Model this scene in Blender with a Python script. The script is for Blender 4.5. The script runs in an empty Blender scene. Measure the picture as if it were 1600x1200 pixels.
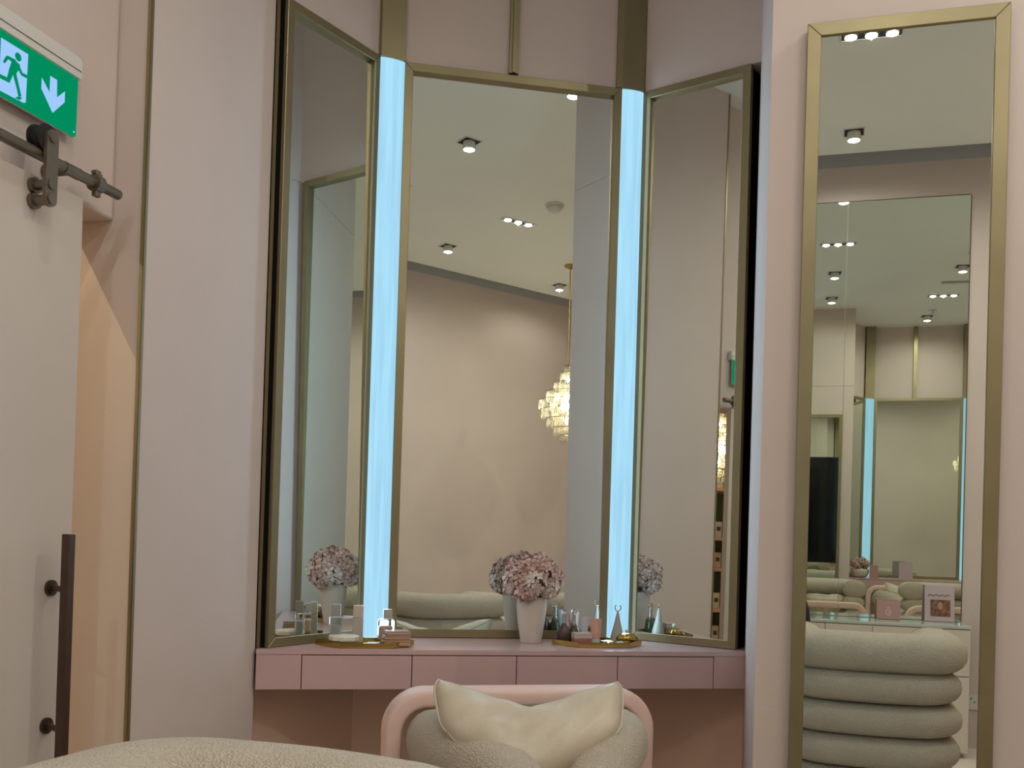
import bpy, bmesh, math, random
from mathutils import Vector, Matrix
random.seed(7)
S = bpy.context.scene
COL = S.collection
PI = math.pi
R = math.radians

# ------------------------------------------------------------------ camera
CAM_H = 1.14
cam = bpy.data.cameras.new('camera')
camo = bpy.data.objects.new('camera', cam)
COL.objects.link(camo)
F_PX, ROLL, PITCH, CY, YAW = 1520.0, R(1.7202), R(0.5954), 816.25, R(16.0147)
cam.sensor_width = 36.0
cam.lens = F_PX * 36.0 / 1600.0
cam.shift_y = (CY - 600.0) / 1600.0
cam.clip_start = 0.01
fd = Vector((-math.sin(YAW) * math.cos(PITCH), math.cos(YAW) * math.cos(PITCH), math.sin(PITCH)))
r0v = Vector((math.cos(YAW), math.sin(YAW), 0))
u0v = r0v.cross(fd)
cx_ = r0v * math.cos(ROLL) + u0v * math.sin(ROLL)
cy_ = -r0v * math.sin(ROLL) + u0v * math.cos(ROLL)
m3 = Matrix((cx_, cy_, -fd)).transposed()
camo.matrix_world = Matrix.Translation((0, 0, CAM_H)) @ m3.to_4x4()
S.camera = camo

# ------------------------------------------------------------------ world, exposure
w = bpy.data.worlds.new('world')
S.world = w
w.use_nodes = True
w.node_tree.nodes['Background'].inputs[0].default_value = (0.02, 0.02, 0.02, 1)
S.view_settings.view_transform = 'Standard'
S.view_settings.look = 'None'
S.view_settings.gamma = 1
S.view_settings.use_curve_mapping = False
S.view_settings.exposure = 0.13
S.cycles.diffuse_bounces = 6
S.cycles.glossy_bounces = 6
S.cycles.max_bounces = 12
LAMP_W = 1.5           # watts of one ceiling downlight
TRIPLE_W = 2.6
WARM = (1.0, 0.955, 0.865)
STRIP_E = 0.93
STRIP_W = 3.0          # watts of light thrown into the room by one light bar
ZC = 3.35              # ceiling height

# ------------------------------------------------------------------ materials
def nodes_of(name):
    m = bpy.data.materials.new(name)
    m.use_nodes = True
    nt = m.node_tree
    return m, nt, nt.nodes['Principled BSDF']

def mat(name, col, rough=0.5, metal=0.0, bump=0.0, bscale=200.0, var=0.0, vscale=3.0, coat=0.0, spec=0.5, voronoi=False, trans=0.0, ior=1.45):
    m, nt, b = nodes_of(name)
    b.inputs['Base Color'].default_value = (*col, 1)
    b.inputs['Roughness'].default_value = rough
    b.inputs['Metallic'].default_value = metal
    b.inputs['Specular IOR Level'].default_value = spec
    b.inputs['Coat Weight'].default_value = coat
    b.inputs['Transmission Weight'].default_value = trans
    b.inputs['IOR'].default_value = ior
    tc = nt.nodes.new('ShaderNodeTexCoord')
    if var:
        n = nt.nodes.new('ShaderNodeTexNoise')
        n.inputs['Scale'].default_value = vscale
        n.inputs['Detail'].default_value = 4
        nt.links.new(tc.outputs['Object'], n.inputs['Vector'])
        r = nt.nodes.new('ShaderNodeValToRGB')
        r.color_ramp.elements[0].position = 0.3
        r.color_ramp.elements[1].position = 0.7
        r.color_ramp.elements[0].color = (*[c * (1 - var) for c in col], 1)
        r.color_ramp.elements[1].color = (*[min(1, c * (1 + var)) for c in col], 1)
        nt.links.new(n.outputs['Fac'], r.inputs['Fac'])
        nt.links.new(r.outputs['Color'], b.inputs['Base Color'])
    if bump:
        if voronoi:
            n = nt.nodes.new('ShaderNodeTexVoronoi')
            n.feature = 'F1'
            out = n.outputs['Distance']
        else:
            n = nt.nodes.new('ShaderNodeTexNoise')
            n.inputs['Detail'].default_value = 3
            out = n.outputs['Fac']
        n.inputs['Scale'].default_value = bscale
        nt.links.new(tc.outputs['Object'], n.inputs['Vector'])
        bp = nt.nodes.new('ShaderNodeBump')
        bp.inputs['Strength'].default_value = bump
        bp.inputs['Distance'].default_value = 0.004
        nt.links.new(out, bp.inputs['Height'])
        nt.links.new(bp.outputs['Normal'], b.inputs['Normal'])
    return m

def emit(name, col, strength, stripe=False):
    m = bpy.data.materials.new(name)
    m.use_nodes = True
    nt = m.node_tree
    nt.nodes.remove(nt.nodes['Principled BSDF'])
    e = nt.nodes.new('ShaderNodeEmission')
    e.inputs[0].default_value = (*col, 1)
    e.inputs[1].default_value = strength
    nt.links.new(e.outputs[0], nt.nodes['Material Output'].inputs[0])
    if stripe:
        tc = nt.nodes.new('ShaderNodeTexCoord')
        mp = nt.nodes.new('ShaderNodeMapping')
        mp.inputs['Scale'].default_value = (60, 60, 3)
        n = nt.nodes.new('ShaderNodeTexNoise')
        n.inputs['Scale'].default_value = 1.0
        n.inputs['Detail'].default_value = 3
        r = nt.nodes.new('ShaderNodeValToRGB')
        r.color_ramp.elements[0].position = 0.3
        r.color_ramp.elements[1].position = 0.75
        r.color_ramp.elements[0].color = (*[c * 0.86 for c in col], 1)
        r.color_ramp.elements[1].color = (*[min(1, c * 1.08) for c in col], 1)
        nt.links.new(tc.outputs['Object'], mp.inputs['Vector'])
        nt.links.new(mp.outputs['Vector'], n.inputs['Vector'])
        nt.links.new(n.outputs['Fac'], r.inputs['Fac'])
        nt.links.new(r.outputs['Color'], e.inputs[0])
    return m

M = {}
M['wall'] = mat('blush_paint', (0.60, 0.51, 0.47), 0.65, bump=0.08, bscale=90, var=0.035, vscale=2.5)
M['wall_bounce'] = mat('bounce_warmed_paint', (0.74, 0.52, 0.40), 0.65, bump=0.08, bscale=90, var=0.035, vscale=2.5)  # wall colour warmed and raised to stand in for bounce light below the vanity
M['ceiling'] = mat('ceiling_paint', (0.80, 0.845, 0.82), 0.7, var=0.02, vscale=1.5)
M['floor'] = mat('pale_floor', (0.80, 0.72, 0.65), 0.35, var=0.05, vscale=6)
M['grey_band'] = mat('grey_cove_paint', (0.42, 0.42, 0.44), 0.6, var=0.03)
M['gold'] = mat('bronze_metal', (0.30, 0.255, 0.145), 0.38, metal=0.75, bump=0.03, bscale=300, var=0.06, vscale=8)
M['black'] = mat('black_backing', (0.004, 0.004, 0.004), 0.8, spec=0.1, var=0.05)
M['mirror'] = mat('mirror_silver', (0.82, 0.87, 0.81), 0.0, metal=1.0)
M['lacquer'] = mat('pink_lacquer', (0.56, 0.385, 0.385), 0.28, var=0.02, vscale=4, coat=0.3)
M['gap'] = mat('dark_joint', (0.06, 0.035, 0.03), 0.7, var=0.05)
M['door'] = mat('door_paint', (0.58, 0.515, 0.465), 0.6, bump=0.05, bscale=70, var=0.03)
M['steel'] = mat('aged_bronze', (0.20, 0.165, 0.125), 0.42, metal=0.8, var=0.1, vscale=25)
M['handle'] = mat('dark_bronze', (0.10, 0.066, 0.05), 0.35, metal=0.7, var=0.1, vscale=25)
M['rubber'] = mat('black_rubber', (0.01, 0.01, 0.01), 0.6, var=0.05)
M['fabric'] = mat('beige_bolster_fabric', (0.57, 0.505, 0.415), 0.75, bump=0.9, bscale=260, var=0.05, vscale=7, voronoi=True)
M['pinkframe'] = mat('pink_upholstery', (0.74, 0.53, 0.47), 0.55, bump=0.1, bscale=300, var=0.03)
M['pillow'] = mat('satin_pillow', (0.60, 0.53, 0.42), 0.38, bump=0.25, bscale=60, var=0.06, vscale=14)
M['white'] = mat('white_plastic', (0.66, 0.65, 0.61), 0.5, var=0.02)
M['ceramic'] = mat('cream_ceramic', (0.60, 0.53, 0.46), 0.4, var=0.04, vscale=9)
M['tray'] = mat('polished_gold', (0.52, 0.36, 0.11), 0.16, metal=1.0, var=0.05)
M['glass'] = mat('clear_glass', (0.92, 0.96, 0.96), 0.02, trans=1.0, ior=1.3)
M['silver'] = mat('silver_cap', (0.55, 0.55, 0.56), 0.25, metal=0.8, var=0.04)
M['peach'] = mat('peach_liquid', (0.70, 0.40, 0.24), 0.2, var=0.05, spec=0.6)
M['bluebottle'] = mat('pale_blue_glass', (0.45, 0.62, 0.74), 0.12, var=0.1, vscale=30)
M['cream'] = mat('cream_tub', (0.70, 0.69, 0.58), 0.4, var=0.03)
M['tan'] = mat('tan_compact', (0.42, 0.26, 0.16), 0.35, var=0.08, vscale=20)
M['mauve'] = mat('mauve_lid', (0.42, 0.31, 0.28), 0.35, var=0.05)
M['rose'] = mat('rose_box', (0.42, 0.17, 0.17), 0.4, var=0.06)
M['beigebox'] = mat('beige_box', (0.56, 0.46, 0.39), 0.4, var=0.05)
M['brownglass'] = mat('brown_glass', (0.09, 0.05, 0.045), 0.1, var=0.1, spec=0.8)
M['greenglass'] = mat('green_glass', (0.06, 0.08, 0.035), 0.08, var=0.1, spec=0.8)
M['lilac'] = mat('lilac_tube', (0.52, 0.52, 0.60), 0.35, var=0.03)
M['pinktube'] = mat('pink_tube', (0.66, 0.36, 0.31), 0.4, var=0.05)
M['greybottle'] = mat('grey_bottle', (0.42, 0.40, 0.36), 0.3, var=0.04)
M['petal'] = mat('dusty_pink_petal', (0.60, 0.42, 0.37), 0.7, var=0.2, vscale=45)
M['petal2'] = mat('pale_petal', (0.68, 0.58, 0.52), 0.7, var=0.15, vscale=45)
M['stem'] = mat('dry_stem', (0.16, 0.13, 0.07), 0.7, var=0.1)
M['screen'] = mat('screen_glass', (0.004, 0.005, 0.006), 0.04, spec=0.6, var=0.05)
M['cabinet'] = mat('warm_white_cabinet', (0.66, 0.58, 0.52), 0.4, var=0.02)
M['ledge'] = mat('glass_ledge', (0.50, 0.55, 0.50), 0.08, var=0.03, spec=0.8)
M['brass'] = mat('brass', (0.45, 0.33, 0.13), 0.25, metal=1.0, var=0.05)
M['darkgreen'] = mat('dark_green_panel', (0.05, 0.10, 0.07), 0.2, var=0.15)
M['shelf'] = mat('pink_shelf', (0.60, 0.40, 0.33), 0.4, var=0.04)
M['print'] = mat('brown_print', (0.22, 0.10, 0.06), 0.5, var=0.7, vscale=42)
M['cover'] = mat('mauve_cover', (0.50, 0.40, 0.43), 0.45, var=0.05)
M['rosecover'] = mat('rose_cover', (0.44, 0.26, 0.24), 0.45, var=0.05)
M['whiteink'] = mat('white_ink', (0.8, 0.76, 0.74), 0.5, var=0.02)
M['darkink'] = mat('dark_ink', (0.09, 0.06, 0.06), 0.5, var=0.02)
M['cloth'] = mat('black_clothing', (0.010, 0.010, 0.012), 0.8, bump=0.2, bscale=120, var=0.2)
M['skin'] = mat('skin', (0.50, 0.30, 0.21), 0.55, var=0.06, vscale=20)
M['hair'] = mat('dark_hair', (0.02, 0.014, 0.01), 0.5, bump=0.4, bscale=90, var=0.2)
M['strip'] = emit('led_diffuser', (0.40, 0.74, 0.97), STRIP_E, stripe=True)
M['lens'] = emit('lamp_lens', (1.0, 0.95, 0.84), 9.0)
M['bulb'] = emit('bulb', (1.0, 0.92, 0.70), 60.0)
M['green'] = emit('exit_green', (0.0, 0.30, 0.125), 0.8)
M['exitwhite'] = emit('exit_white', (0.36, 0.60, 1.0), 0.9)

def crystal_mat():
    m = bpy.data.materials.new('crystal')
    m.use_nodes = True
    nt = m.node_tree
    nt.nodes.remove(nt.nodes['Principled BSDF'])
    t = nt.nodes.new('ShaderNodeBsdfTranslucent')
    t.inputs[0].default_value = (0.95, 0.93, 0.84, 1)
    g = nt.nodes.new('ShaderNodeBsdfGlossy')
    g.inputs['Roughness'].default_value = 0.08
    x = nt.nodes.new('ShaderNodeMixShader')
    x.inputs[0].default_value = 0.45
    nt.links.new(t.outputs[0], x.inputs[1])
    nt.links.new(g.outputs[0], x.inputs[2])
    nt.links.new(x.outputs[0], nt.nodes['Material Output'].inputs[0])
    return m
M['crystal'] = crystal_mat()

# ------------------------------------------------------------------ helpers
def tag(o, label=None, cat=None, group=None, kind=None):
    if label: o['label'] = label
    if cat: o['category'] = cat
    if group: o['group'] = group
    if kind: o['kind'] = kind
    return o

def thing(name, label, cat, loc=(0, 0, 0), rz=0.0, group=None):
    o = bpy.data.objects.new(name, None)
    o.empty_display_size = 0.05
    COL.objects.link(o)
    o.location = loc
    o.rotation_euler = (0, 0, rz)
    return tag(o, label, cat, group)

def obj(name, bm, m, parent=None, smooth=False, loc=None, label=None, world=False):
    """link a bmesh as one object. world=True: verts are world coords and are shifted to the parent's location"""
    if world and parent is not None:
        off = -Vector(parent.location)
        if parent.parent: off -= Vector(parent.parent.location)
        for v in bm.verts: v.co += off
    bmesh.ops.recalc_face_normals(bm, faces=bm.faces[:])
    me = bpy.data.meshes.new(name)
    bm.to_mesh(me)
    bm.free()
    for p in me.polygons: p.use_smooth = smooth
    me.materials.append(M[m] if isinstance(m, str) else m)
    o = bpy.data.objects.new(name, me)
    COL.objects.link(o)
    if parent is not None: o.parent = parent
    if loc is not None: o.location = loc
    if label: o['label'] = label
    return o

def autosmooth(o, ang=40):
    me = o.data
    for p in me.polygons: p.use_smooth = True
    bm = bmesh.new(); bm.from_mesh(me)
    for e in bm.edges:
        e.smooth = not (len(e.link_faces) == 2 and e.calc_face_angle(0) > R(ang))
    bm.to_mesh(me); bm.free()
    return o

def copy_tree(o, parent=None):
    c = o.copy(); COL.objects.link(c)
    if parent is not None: c.parent = parent
    for ch in [x for x in bpy.data.objects if x.parent == o]:
        copy_tree(ch, c)
    return c

def NB(): return bmesh.new()

def box(bm, c, s, rz=0.0, bevel=0.0, rx=0.0, ry=0.0):
    mt = Matrix.Translation(c) @ Matrix.Rotation(rz, 4, 'Z') @ Matrix.Rotation(ry, 4, 'Y') @ Matrix.Rotation(rx, 4, 'X') @ Matrix.Diagonal((*s, 1))
    r = bmesh.ops.create_cube(bm, size=1.0, matrix=mt)
    if bevel:
        es = list({e for v in r['verts'] for e in v.link_edges})
        bmesh.ops.bevel(bm, geom=es, offset=bevel, segments=3, affect='EDGES', profile=0.5)
    return bm

def prism(bm, poly, z0, z1):
    a = [bm.verts.new((x, y, z0)) for x, y in poly]
    b = [bm.verts.new((x, y, z1)) for x, y in poly]
    n = len(poly)
    bm.faces.new(a[::-1]); bm.faces.new(b)
    for i in range(n):
        j = (i + 1) % n
        bm.faces.new((a[i], a[j], b[j], b[i]))
    return bm

def cyl(bm, a, b, r, seg=16, r2=None):
    a = Vector(a); b = Vector(b); d = b - a
    q = d.to_track_quat('Z', 'Y').to_matrix().to_4x4()
    bmesh.ops.create_cone(bm, cap_ends=True, segments=seg, radius1=r, radius2=r if r2 is None else r2,
                          depth=d.length, matrix=Matrix.Translation((a + b) / 2) @ q)
    return bm

def lathe(bm, prof, c=(0, 0, 0), seg=24, cap=True):
    rings = []
    for r, z in prof:
        if r < 1e-5:
            rings.append([bm.verts.new((c[0], c[1], c[2] + z))])
        else:
            rings.append([bm.verts.new((c[0] + r * math.cos(2 * PI * k / seg), c[1] + r * math.sin(2 * PI * k / seg), c[2] + z)) for k in range(seg)])
    for A, B in zip(rings, rings[1:]):
        for k in range(seg):
            j = (k + 1) % seg
            if len(A) == 1 and len(B) == 1: continue
            if len(A) == 1: bm.faces.new((A[0], B[j], B[k]))
            elif len(B) == 1: bm.faces.new((A[k], A[j], B[0]))
            else: bm.faces.new((A[k], A[j], B[j], B[k]))
    if cap:
        if len(rings[0]) > 1: bm.faces.new(rings[0][::-1])
        if len(rings[-1]) > 1: bm.faces.new(rings[-1])
    return bm

def resample(pts, n):
    pts = [Vector(p) for p in pts]
    # Catmull-Rom
    out = []
    m = len(pts) - 1
    for i in range(n + 1):
        t = i / n * m
        k = min(int(t), m - 1); f = t - k
        p0 = pts[max(k - 1, 0)]; p1 = pts[k]; p2 = pts[k + 1]; p3 = pts[min(k + 2, m)]
        out.append(0.5 * ((2 * p1) + (p2 - p0) * f + (2 * p0 - 5 * p1 + 4 * p2 - p3) * f * f + (3 * p1 - p0 - 3 * p2 + p3) * f ** 3))
    return out

def sweep(bm, path, ra, rb, seg=16, power=2.0, capround=0.0, ncap=4):
    """sweep a super-ellipse (ra horizontal, rb vertical) along path; ends rounded over capround"""
    P = [Vector(p) for p in path]
    T = []
    for i in range(len(P)):
        a = P[max(i - 1, 0)]; b = P[min(i + 1, len(P) - 1)]
        T.append((b - a).normalized())
    stations = []
    if capround > 0:
        for k in range(ncap):
            th = PI / 2 * k / ncap
            stations.append((P[0] - T[0] * capround * math.cos(th), T[0], max(0.02, 1 - (1 - math.sin(th)) * 1.0)))
    for p, t in zip(P, T): stations.append((p, t, 1.0))
    if capround > 0:
        for k in range(ncap - 1, -1, -1):
            th = PI / 2 * k / ncap
            stations.append((P[-1] + T[-1] * capround * math.cos(th), T[-1], max(0.02, 1 - (1 - math.sin(th)) * 1.0)))
    rings = []
    for p, t, s in stations:
        up = Vector((0, 0, 1))
        if abs(t.dot(up)) > 0.95: up = Vector((0, 1, 0))
        side = t.cross(up).normalized(); u2 = side.cross(t).normalized()
        ring = []
        for k in range(seg):
            a = 2 * PI * k / seg
            ca, sa = math.cos(a), math.sin(a)
            x = math.copysign(abs(ca) ** (2 / power), ca) * ra * s
            y = math.copysign(abs(sa) ** (2 / power), sa) * rb * s
            ring.append(bm.verts.new(p + side * x + u2 * y))
        rings.append(ring)
    for A, B in zip(rings, rings[1:]):
        for k in range(seg):
            j = (k + 1) % seg
            bm.faces.new((A[k], A[j], B[j], B[k]))
    bm.faces.new(rings[0][::-1]); bm.faces.new(rings[-1])
    return bm

def polyface(bm, pts3):
    return bm.faces.new([bm.verts.new(p) for p in pts3])

def plate(bm, poly_yz, x0, x1):
    """extrude a (y,z) polygon between x0 and x1"""
    a = [bm.verts.new((x0, y, z)) for y, z in poly_yz]
    b = [bm.verts.new((x1, y, z)) for y, z in poly_yz]
    n = len(poly_yz)
    bm.faces.new(a); bm.faces.new(b[::-1])
    for i in range(n):
        j = (i + 1) % n
        bm.faces.new((a[i], a[j], b[j], b[i]))
    return bm

def struct(name, bm, m, label=None):
    o = obj(name, bm, m)
    o['kind'] = 'structure'
    if label: o['label'] = label
    return o

def V2d(p): return Vector((p[0], p[1]))
def V3(p, z): return Vector((p[0], p[1], z))

# ------------------------------------------------------------------ key plan points (room axes, metres)
c0, c1 = V2d((-1.205, 2.825)), V2d((-0.571, 3.150))
l0, l1 = V2d((-1.381, 2.405)), V2d((-1.265, 2.772))
q0, q1 = V2d((-0.506, 3.191)), V2d((-0.156, 3.066))
d0, d1 = V2d((-1.397, 2.371)), V2d((-0.110, 3.032))
ZD, ZM = 0.80, 2.612
YW = 2.375
def nrm(a, b):
    t = (b - a).normalized()
    return Vector((t.y, -t.x))
nC, nL, nR = nrm(c0, c1), nrm(l0, l1), nrm(q0, q1)
BK = 0.095
lb0, lb1 = l0 - nL * BK, l1 - nL * BK
cb0, cb1 = c0 - nC * BK, c1 - nC * BK
rb0, rb1 = q0 - nR * BK, q1 - nR * BK

# ------------------------------------------------------------------ structure
struct('floor', box(NB(), (-0.2, 0.6, -0.05), (9.6, 7.0, 0.1)), 'floor')
struct('ceiling', box(NB(), (1.2, 1.37, ZC + 0.06), (6.3, 4.92, 0.12)), 'ceiling')
bm = NB()
box(bm, (1.2, -1.36, 3.60), (6.3, 0.9, 0.1))
box(bm, (1.2, -1.03, 3.515), (6.3, 0.06, 0.12))
struct('ceiling_cove', bm, 'ceiling')
# back wall with the grey cove strip above it
struct('wall_back', box(NB(), (1.2, -1.36, ZC / 2), (6.3, 0.12, ZC)), 'wall')
struct('trim_1', box(NB(), (1.2, -1.36, ZC + 0.12), (6.3, 0.12, 0.24)), 'grey_band')
struct('wall_east', box(NB(), (4.26, 1.0, 1.8), (0.12, 5.2, 3.6)), 'wall')
# left wall with sliding door opening
XL = -1.495
OY0, OY1, OZ = 0.72, 1.86, 1.82
struct('wall_left', box(NB(), (XL - 0.06, (-1.42 + OY0) / 2, 1.8), (0.12, OY0 + 1.42, 3.6)), 'wall')
struct('wall_left_lintel', box(NB(), (XL - 0.06, (OY0 + OY1) / 2, (OZ + 3.6) / 2), (0.12, OY1 - OY0, 3.6 - OZ), bevel=0.006), 'wall')
# pillar between the opening and the niche, running on as the corridor wall
bm = prism(NB(), [(-1.41, 1.86), (-1.41, 2.385), (-1.418, 2.40), (-1.49, 2.402), (-1.62, 2.42), (-4.7, 2.42), (-4.7, 1.86)], 0, 3.6)
struct('wall_pillar', bm, 'wall')
# niche facets
def facet(name, pts, z0=0.0, z1=ZC, th=0.10, m='wall'):
    a, b = V2d(pts[0]), V2d(pts[1])
    n = nrm(a, b)
    struct(name, prism(NB(), [tuple(a), tuple(b), tuple(b - n * th), tuple(a - n * th)], z0, z1), m)
def meet(a, b, c, d):
    r_, q_ = b - a, d - c
    t_ = ((c - a).x * q_.y - (c - a).y * q_.x) / (r_.x * q_.y - r_.y * q_.x)
    return a + r_ * t_
k1, k2 = meet(lb0, lb1, cb0, cb1), meet(cb0, cb1, rb0, rb1)
k0 = lb0 + (lb0 - lb1).normalized() * 0.03
k3 = V2d((-0.118, 3.155))
facet('wall_niche_left', (k0, k1), 0, ZM + 0.001, m='wall_bounce')
facet('wall_niche_centre', (k1, k2), 0, ZM + 0.001, m='wall_bounce')
facet('wall_niche_right', (k2, k3), 0, ZM + 0.001, m='wall_bounce')
# bulkhead above the mirrors, almost flush with their faces
FL = 0.010
facet('wall_bulkhead_left', (l0 - nL * FL - (l1 - l0).normalized() * 0.022, l1 - nL * FL), ZM + 0.0015, ZC, 0.18)
facet('wall_bulkhead_centre', (c0 - nC * FL, c1 - nC * FL), ZM + 0.0015, ZC, 0.18)
facet('wall_bulkhead_right', (q0 - nR * FL, q1 - nR * FL + (q1 - q0).normalized() * 0.035), ZM + 0.0015, ZC, 0.18)
# pillar carrying the tall mirror (with a fine horizontal panel joint)
pil = [(-0.073, YW), (0.535, YW), (0.545, 3.35), (-0.10, 3.35), (-0.128, 3.10)]
struct('wall_right', prism(NB(), pil, 0, 2.618), 'wall')
struct('wall_right_upper', prism(NB(), pil, 2.620, ZC), 'wall')
# second niche, further along the same wall
NX0, NX1 = 0.47, 1.93
W2 = [(0.47, 2.80), (0.70, 3.25), (1.68, 3.25), (1.92, 2.80)]
facet('wall_alcove_left', ((0.53, 2.96), (0.715, 3.285)))
facet('wall_alcove_centre', ((0.62, 3.285), (1.78, 3.285)))
facet('wall_alcove_right', ((1.70, 3.28), (1.99, 2.86)))
struct('wall_far_right', prism(NB(), [(1.93, YW), (4.2, YW), (4.2, 3.4), (1.91, 3.4)], 0, ZC), 'wall')
# corridor behind the opening
struct('wall_corridor_end', box(NB(), (-4.66, -0.3, 1.6), (0.12, 4.4, 3.2)), 'wall')
struct('wall_corridor_side', box(NB(), (-3.1, -2.4, 1.6), (3.2, 0.12, 3.2)), 'wall')
struct('ceiling_corridor', box(NB(), (-3.1, -0.3, 3.0), (3.1, 4.4, 0.1)), 'ceiling')
# gold corner trim beside the opening, gold post at the niche edge
bm = NB()
box(bm, (-1.4125, 1.8570, ZC / 2), (0.011, 0.006, ZC - 0.004))
box(bm, (-1.4085, 1.8580, ZC / 2), (0.003, 0.008, ZC - 0.004))
struct('trim_2', bm, 'gold')
bm = prism(NB(), [(-1.416, 2.402), (-1.405, 2.402), (-1.405, 2.438), (-1.416, 2.438)], ZD, ZC - 0.002)
struct('trim_3', bm, 'gold')
bm = prism(NB(), [(-1.404, 2.4025), (-1.3815, 2.4175), (-1.40, 2.47), (-1.425, 2.46)], ZD, ZM)
struct('trim_4', bm, 'black')
# gold posts above the light bars and the slim middle strip
def post(name, poly):
    struct(name, prism(NB(), [tuple(p) for p in poly], ZM + 0.0005, ZC - 0.001), 'gold')
post('trim_5', [l1 + nL * 0.002, c0 + nC * 0.002, c0 - nC * 0.06, l1 - nL * 0.06])
dcv = (c1 - c0).normalized()
post('trim_6', [c1 - dcv * 0.020 + nC * 0.002, c1 + nC * 0.002, q0 + nR * 0.002, q0 - nR * 0.03, c1 - dcv * 0.02 - nC * 0.03])
mid = V2d((-0.897, 2.984))
bm = NB()
ang = math.atan2(dcv.y, dcv.x)
box(bm, V3(mid - nC * 0.002, (ZM + ZC) / 2), (0.030, 0.018, ZC - ZM - 0.006), rz=ang)
box(bm, V3(mid + nC * 0.008, (ZM + ZC) / 2), (0.012, 0.012, ZC - ZM - 0.006), rz=ang)
struct('trim_7', bm, 'gold')
for x, nm in ((0.735, 'trim_8'), (1.655, 'trim_9')):
    struct(nm, box(NB(), (x, 3.235, (ZM + ZC) / 2), (0.09, 0.07, ZC - ZM - 0.004)), 'gold')
struct('trim_10', box(NB(), (1.165, 3.27, (ZM + ZC) / 2), (0.035, 0.024, ZC - ZM - 0.004)), 'gold')

# ------------------------------------------------------------------ mirrors
def mirror(name, label, a, b, z0, z1, fw, th, back, tilt=0.0, group=None, recess=0.0105, turn=0.0):
    a, b = V2d(a), V2d(b)
    t = (b - a).normalized(); n = nrm(a, b); L = (b - a).length
    mid = (a + b) / 2
    root = thing(name, label, 'mirror', (mid.x, mid.y, z0), 0, group)
    def P(s, z, d): # s along, z height, d behind the front
        p = a + t * s - n * d
        return Vector((p.x, p.y, z))
    def bar(quad):
        bm = NB()
        f = [bm.verts.new(P(s, z, 0)) for s, z in quad]
        g = [bm.verts.new(P(s, z, th)) for s, z in quad]
        bm.faces.new(f); bm.faces.new(g[::-1])
        for i in range(4):
            j = (i + 1) % 4
            bm.faces.new((f[i], f[j], g[j], g[i]))
        bmesh.ops.bevel(bm, geom=[e for e in bm.edges], offset=0.0012, segments=1, affect='EDGES')
        obj('frame_bar', bm, 'gold', root, world=True)
    bar([(0, z0), (fw, z0 + fw), (fw, z1 - fw), (0, z1)])
    bar([(L, z0), (L, z1), (L - fw, z1 - fw), (L - fw, z0 + fw)])
    bar([(0, z1), (fw, z1 - fw), (L - fw, z1 - fw), (L, z1)])
    bar([(0, z0), (L, z0), (L - fw, z0 + fw), (fw, z0 + fw)])
    zm = (z0 + z1) / 2
    bm = NB()
    e = fw - 0.003
    q = [(e, z0 + e), (L - e, z0 + e), (L - e, z1 - e), (e, z1 - e)]
    off = lambda s_, z: recess + math.tan(tilt) * (z - zm) - math.tan(turn) * (s_ - L / 2)
    f = [bm.verts.new(P(s, z, off(s, z))) for s, z in q]
    g = [bm.verts.new(P(s, z, off(s, z) + 0.004)) for s, z in q]
    bm.faces.new(f); bm.faces.new(g[::-1])
    for i in range(4):
        j = (i + 1) % 4
        bm.faces.new((f[i], f[j], g[j], g[i]))
    obj('mirror_glass', bm, 'mirror', root, world=True)
    if back:
        bm = NB()
        d0_ = th + 0.0015
        q = [(0.004, z0 + 0.002), (L - 0.004, z0 + 0.002), (L - 0.004, z1 - 0.004), (0.004, z1 - 0.004)]
        f = [bm.verts.new(P(s, z, d0_)) for s, z in q]
        g = [bm.verts.new(P(s, z, th + back)) for s, z in q]
        bm.faces.new(f); bm.faces.new(g[::-1])
        for i in range(4):
            j = (i + 1) % 4
            bm.faces.new((f[i], f[j], g[j], g[i]))
        obj('backing', bm, 'black', root, world=True)
    return root
TL = R(0.5)
mirror('vanity_mirror', 'bronze framed centre mirror standing on the pink vanity behind the flower vase', c0, c1, ZD + 0.001, ZM, 0.026, 0.022, 0.066, TL, 'three part vanity mirror')
mirror('vanity_mirror', 'narrow bronze framed wing mirror beside the pale pillar, left of the blue light bars', l0, l1, ZD + 0.001, ZM, 0.026, 0.022, 0.066, TL, 'three part vanity mirror', turn=R(0.67))
mirror('vanity_mirror', 'bronze framed wing mirror with black edge, right of the blue light bars', q0, q1, ZD + 0.001, ZM, 0.026, 0.022, 0.066, TL, 'three part vanity mirror')
mirror('wall_mirror', 'tall bronze framed mirror hung on the plain wall at the right', (0.007, 2.35), (0.438, 2.35), 0.06, 2.347, 0.031, 0.014, 0.0105, 0.0, None, recess=0.006)
# second vanity's mirrors
mirror('vanity_mirror', 'wide centre mirror of the other vanity, seen reflected in the tall mirror', (0.78, 3.20), (1.61, 3.20), ZD + 0.001, ZM, 0.026, 0.022, 0.06, 0.0, 'mirrors of the other vanity')
mirror('vanity_mirror', 'wing mirror of the other vanity next to its flower bowl', (0.552, 2.95), (0.695, 3.16), ZD + 0.001, ZM, 0.026, 0.022, 0.0, 0.0, 'mirrors of the other vanity')
mirror('vanity_mirror', 'wing mirror at the far end of the other vanity', (1.695, 3.16), (1.90, 2.92), ZD + 0.001, ZM, 0.026, 0.022, 0.0, 0.0, 'mirrors of the other vanity')

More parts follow.
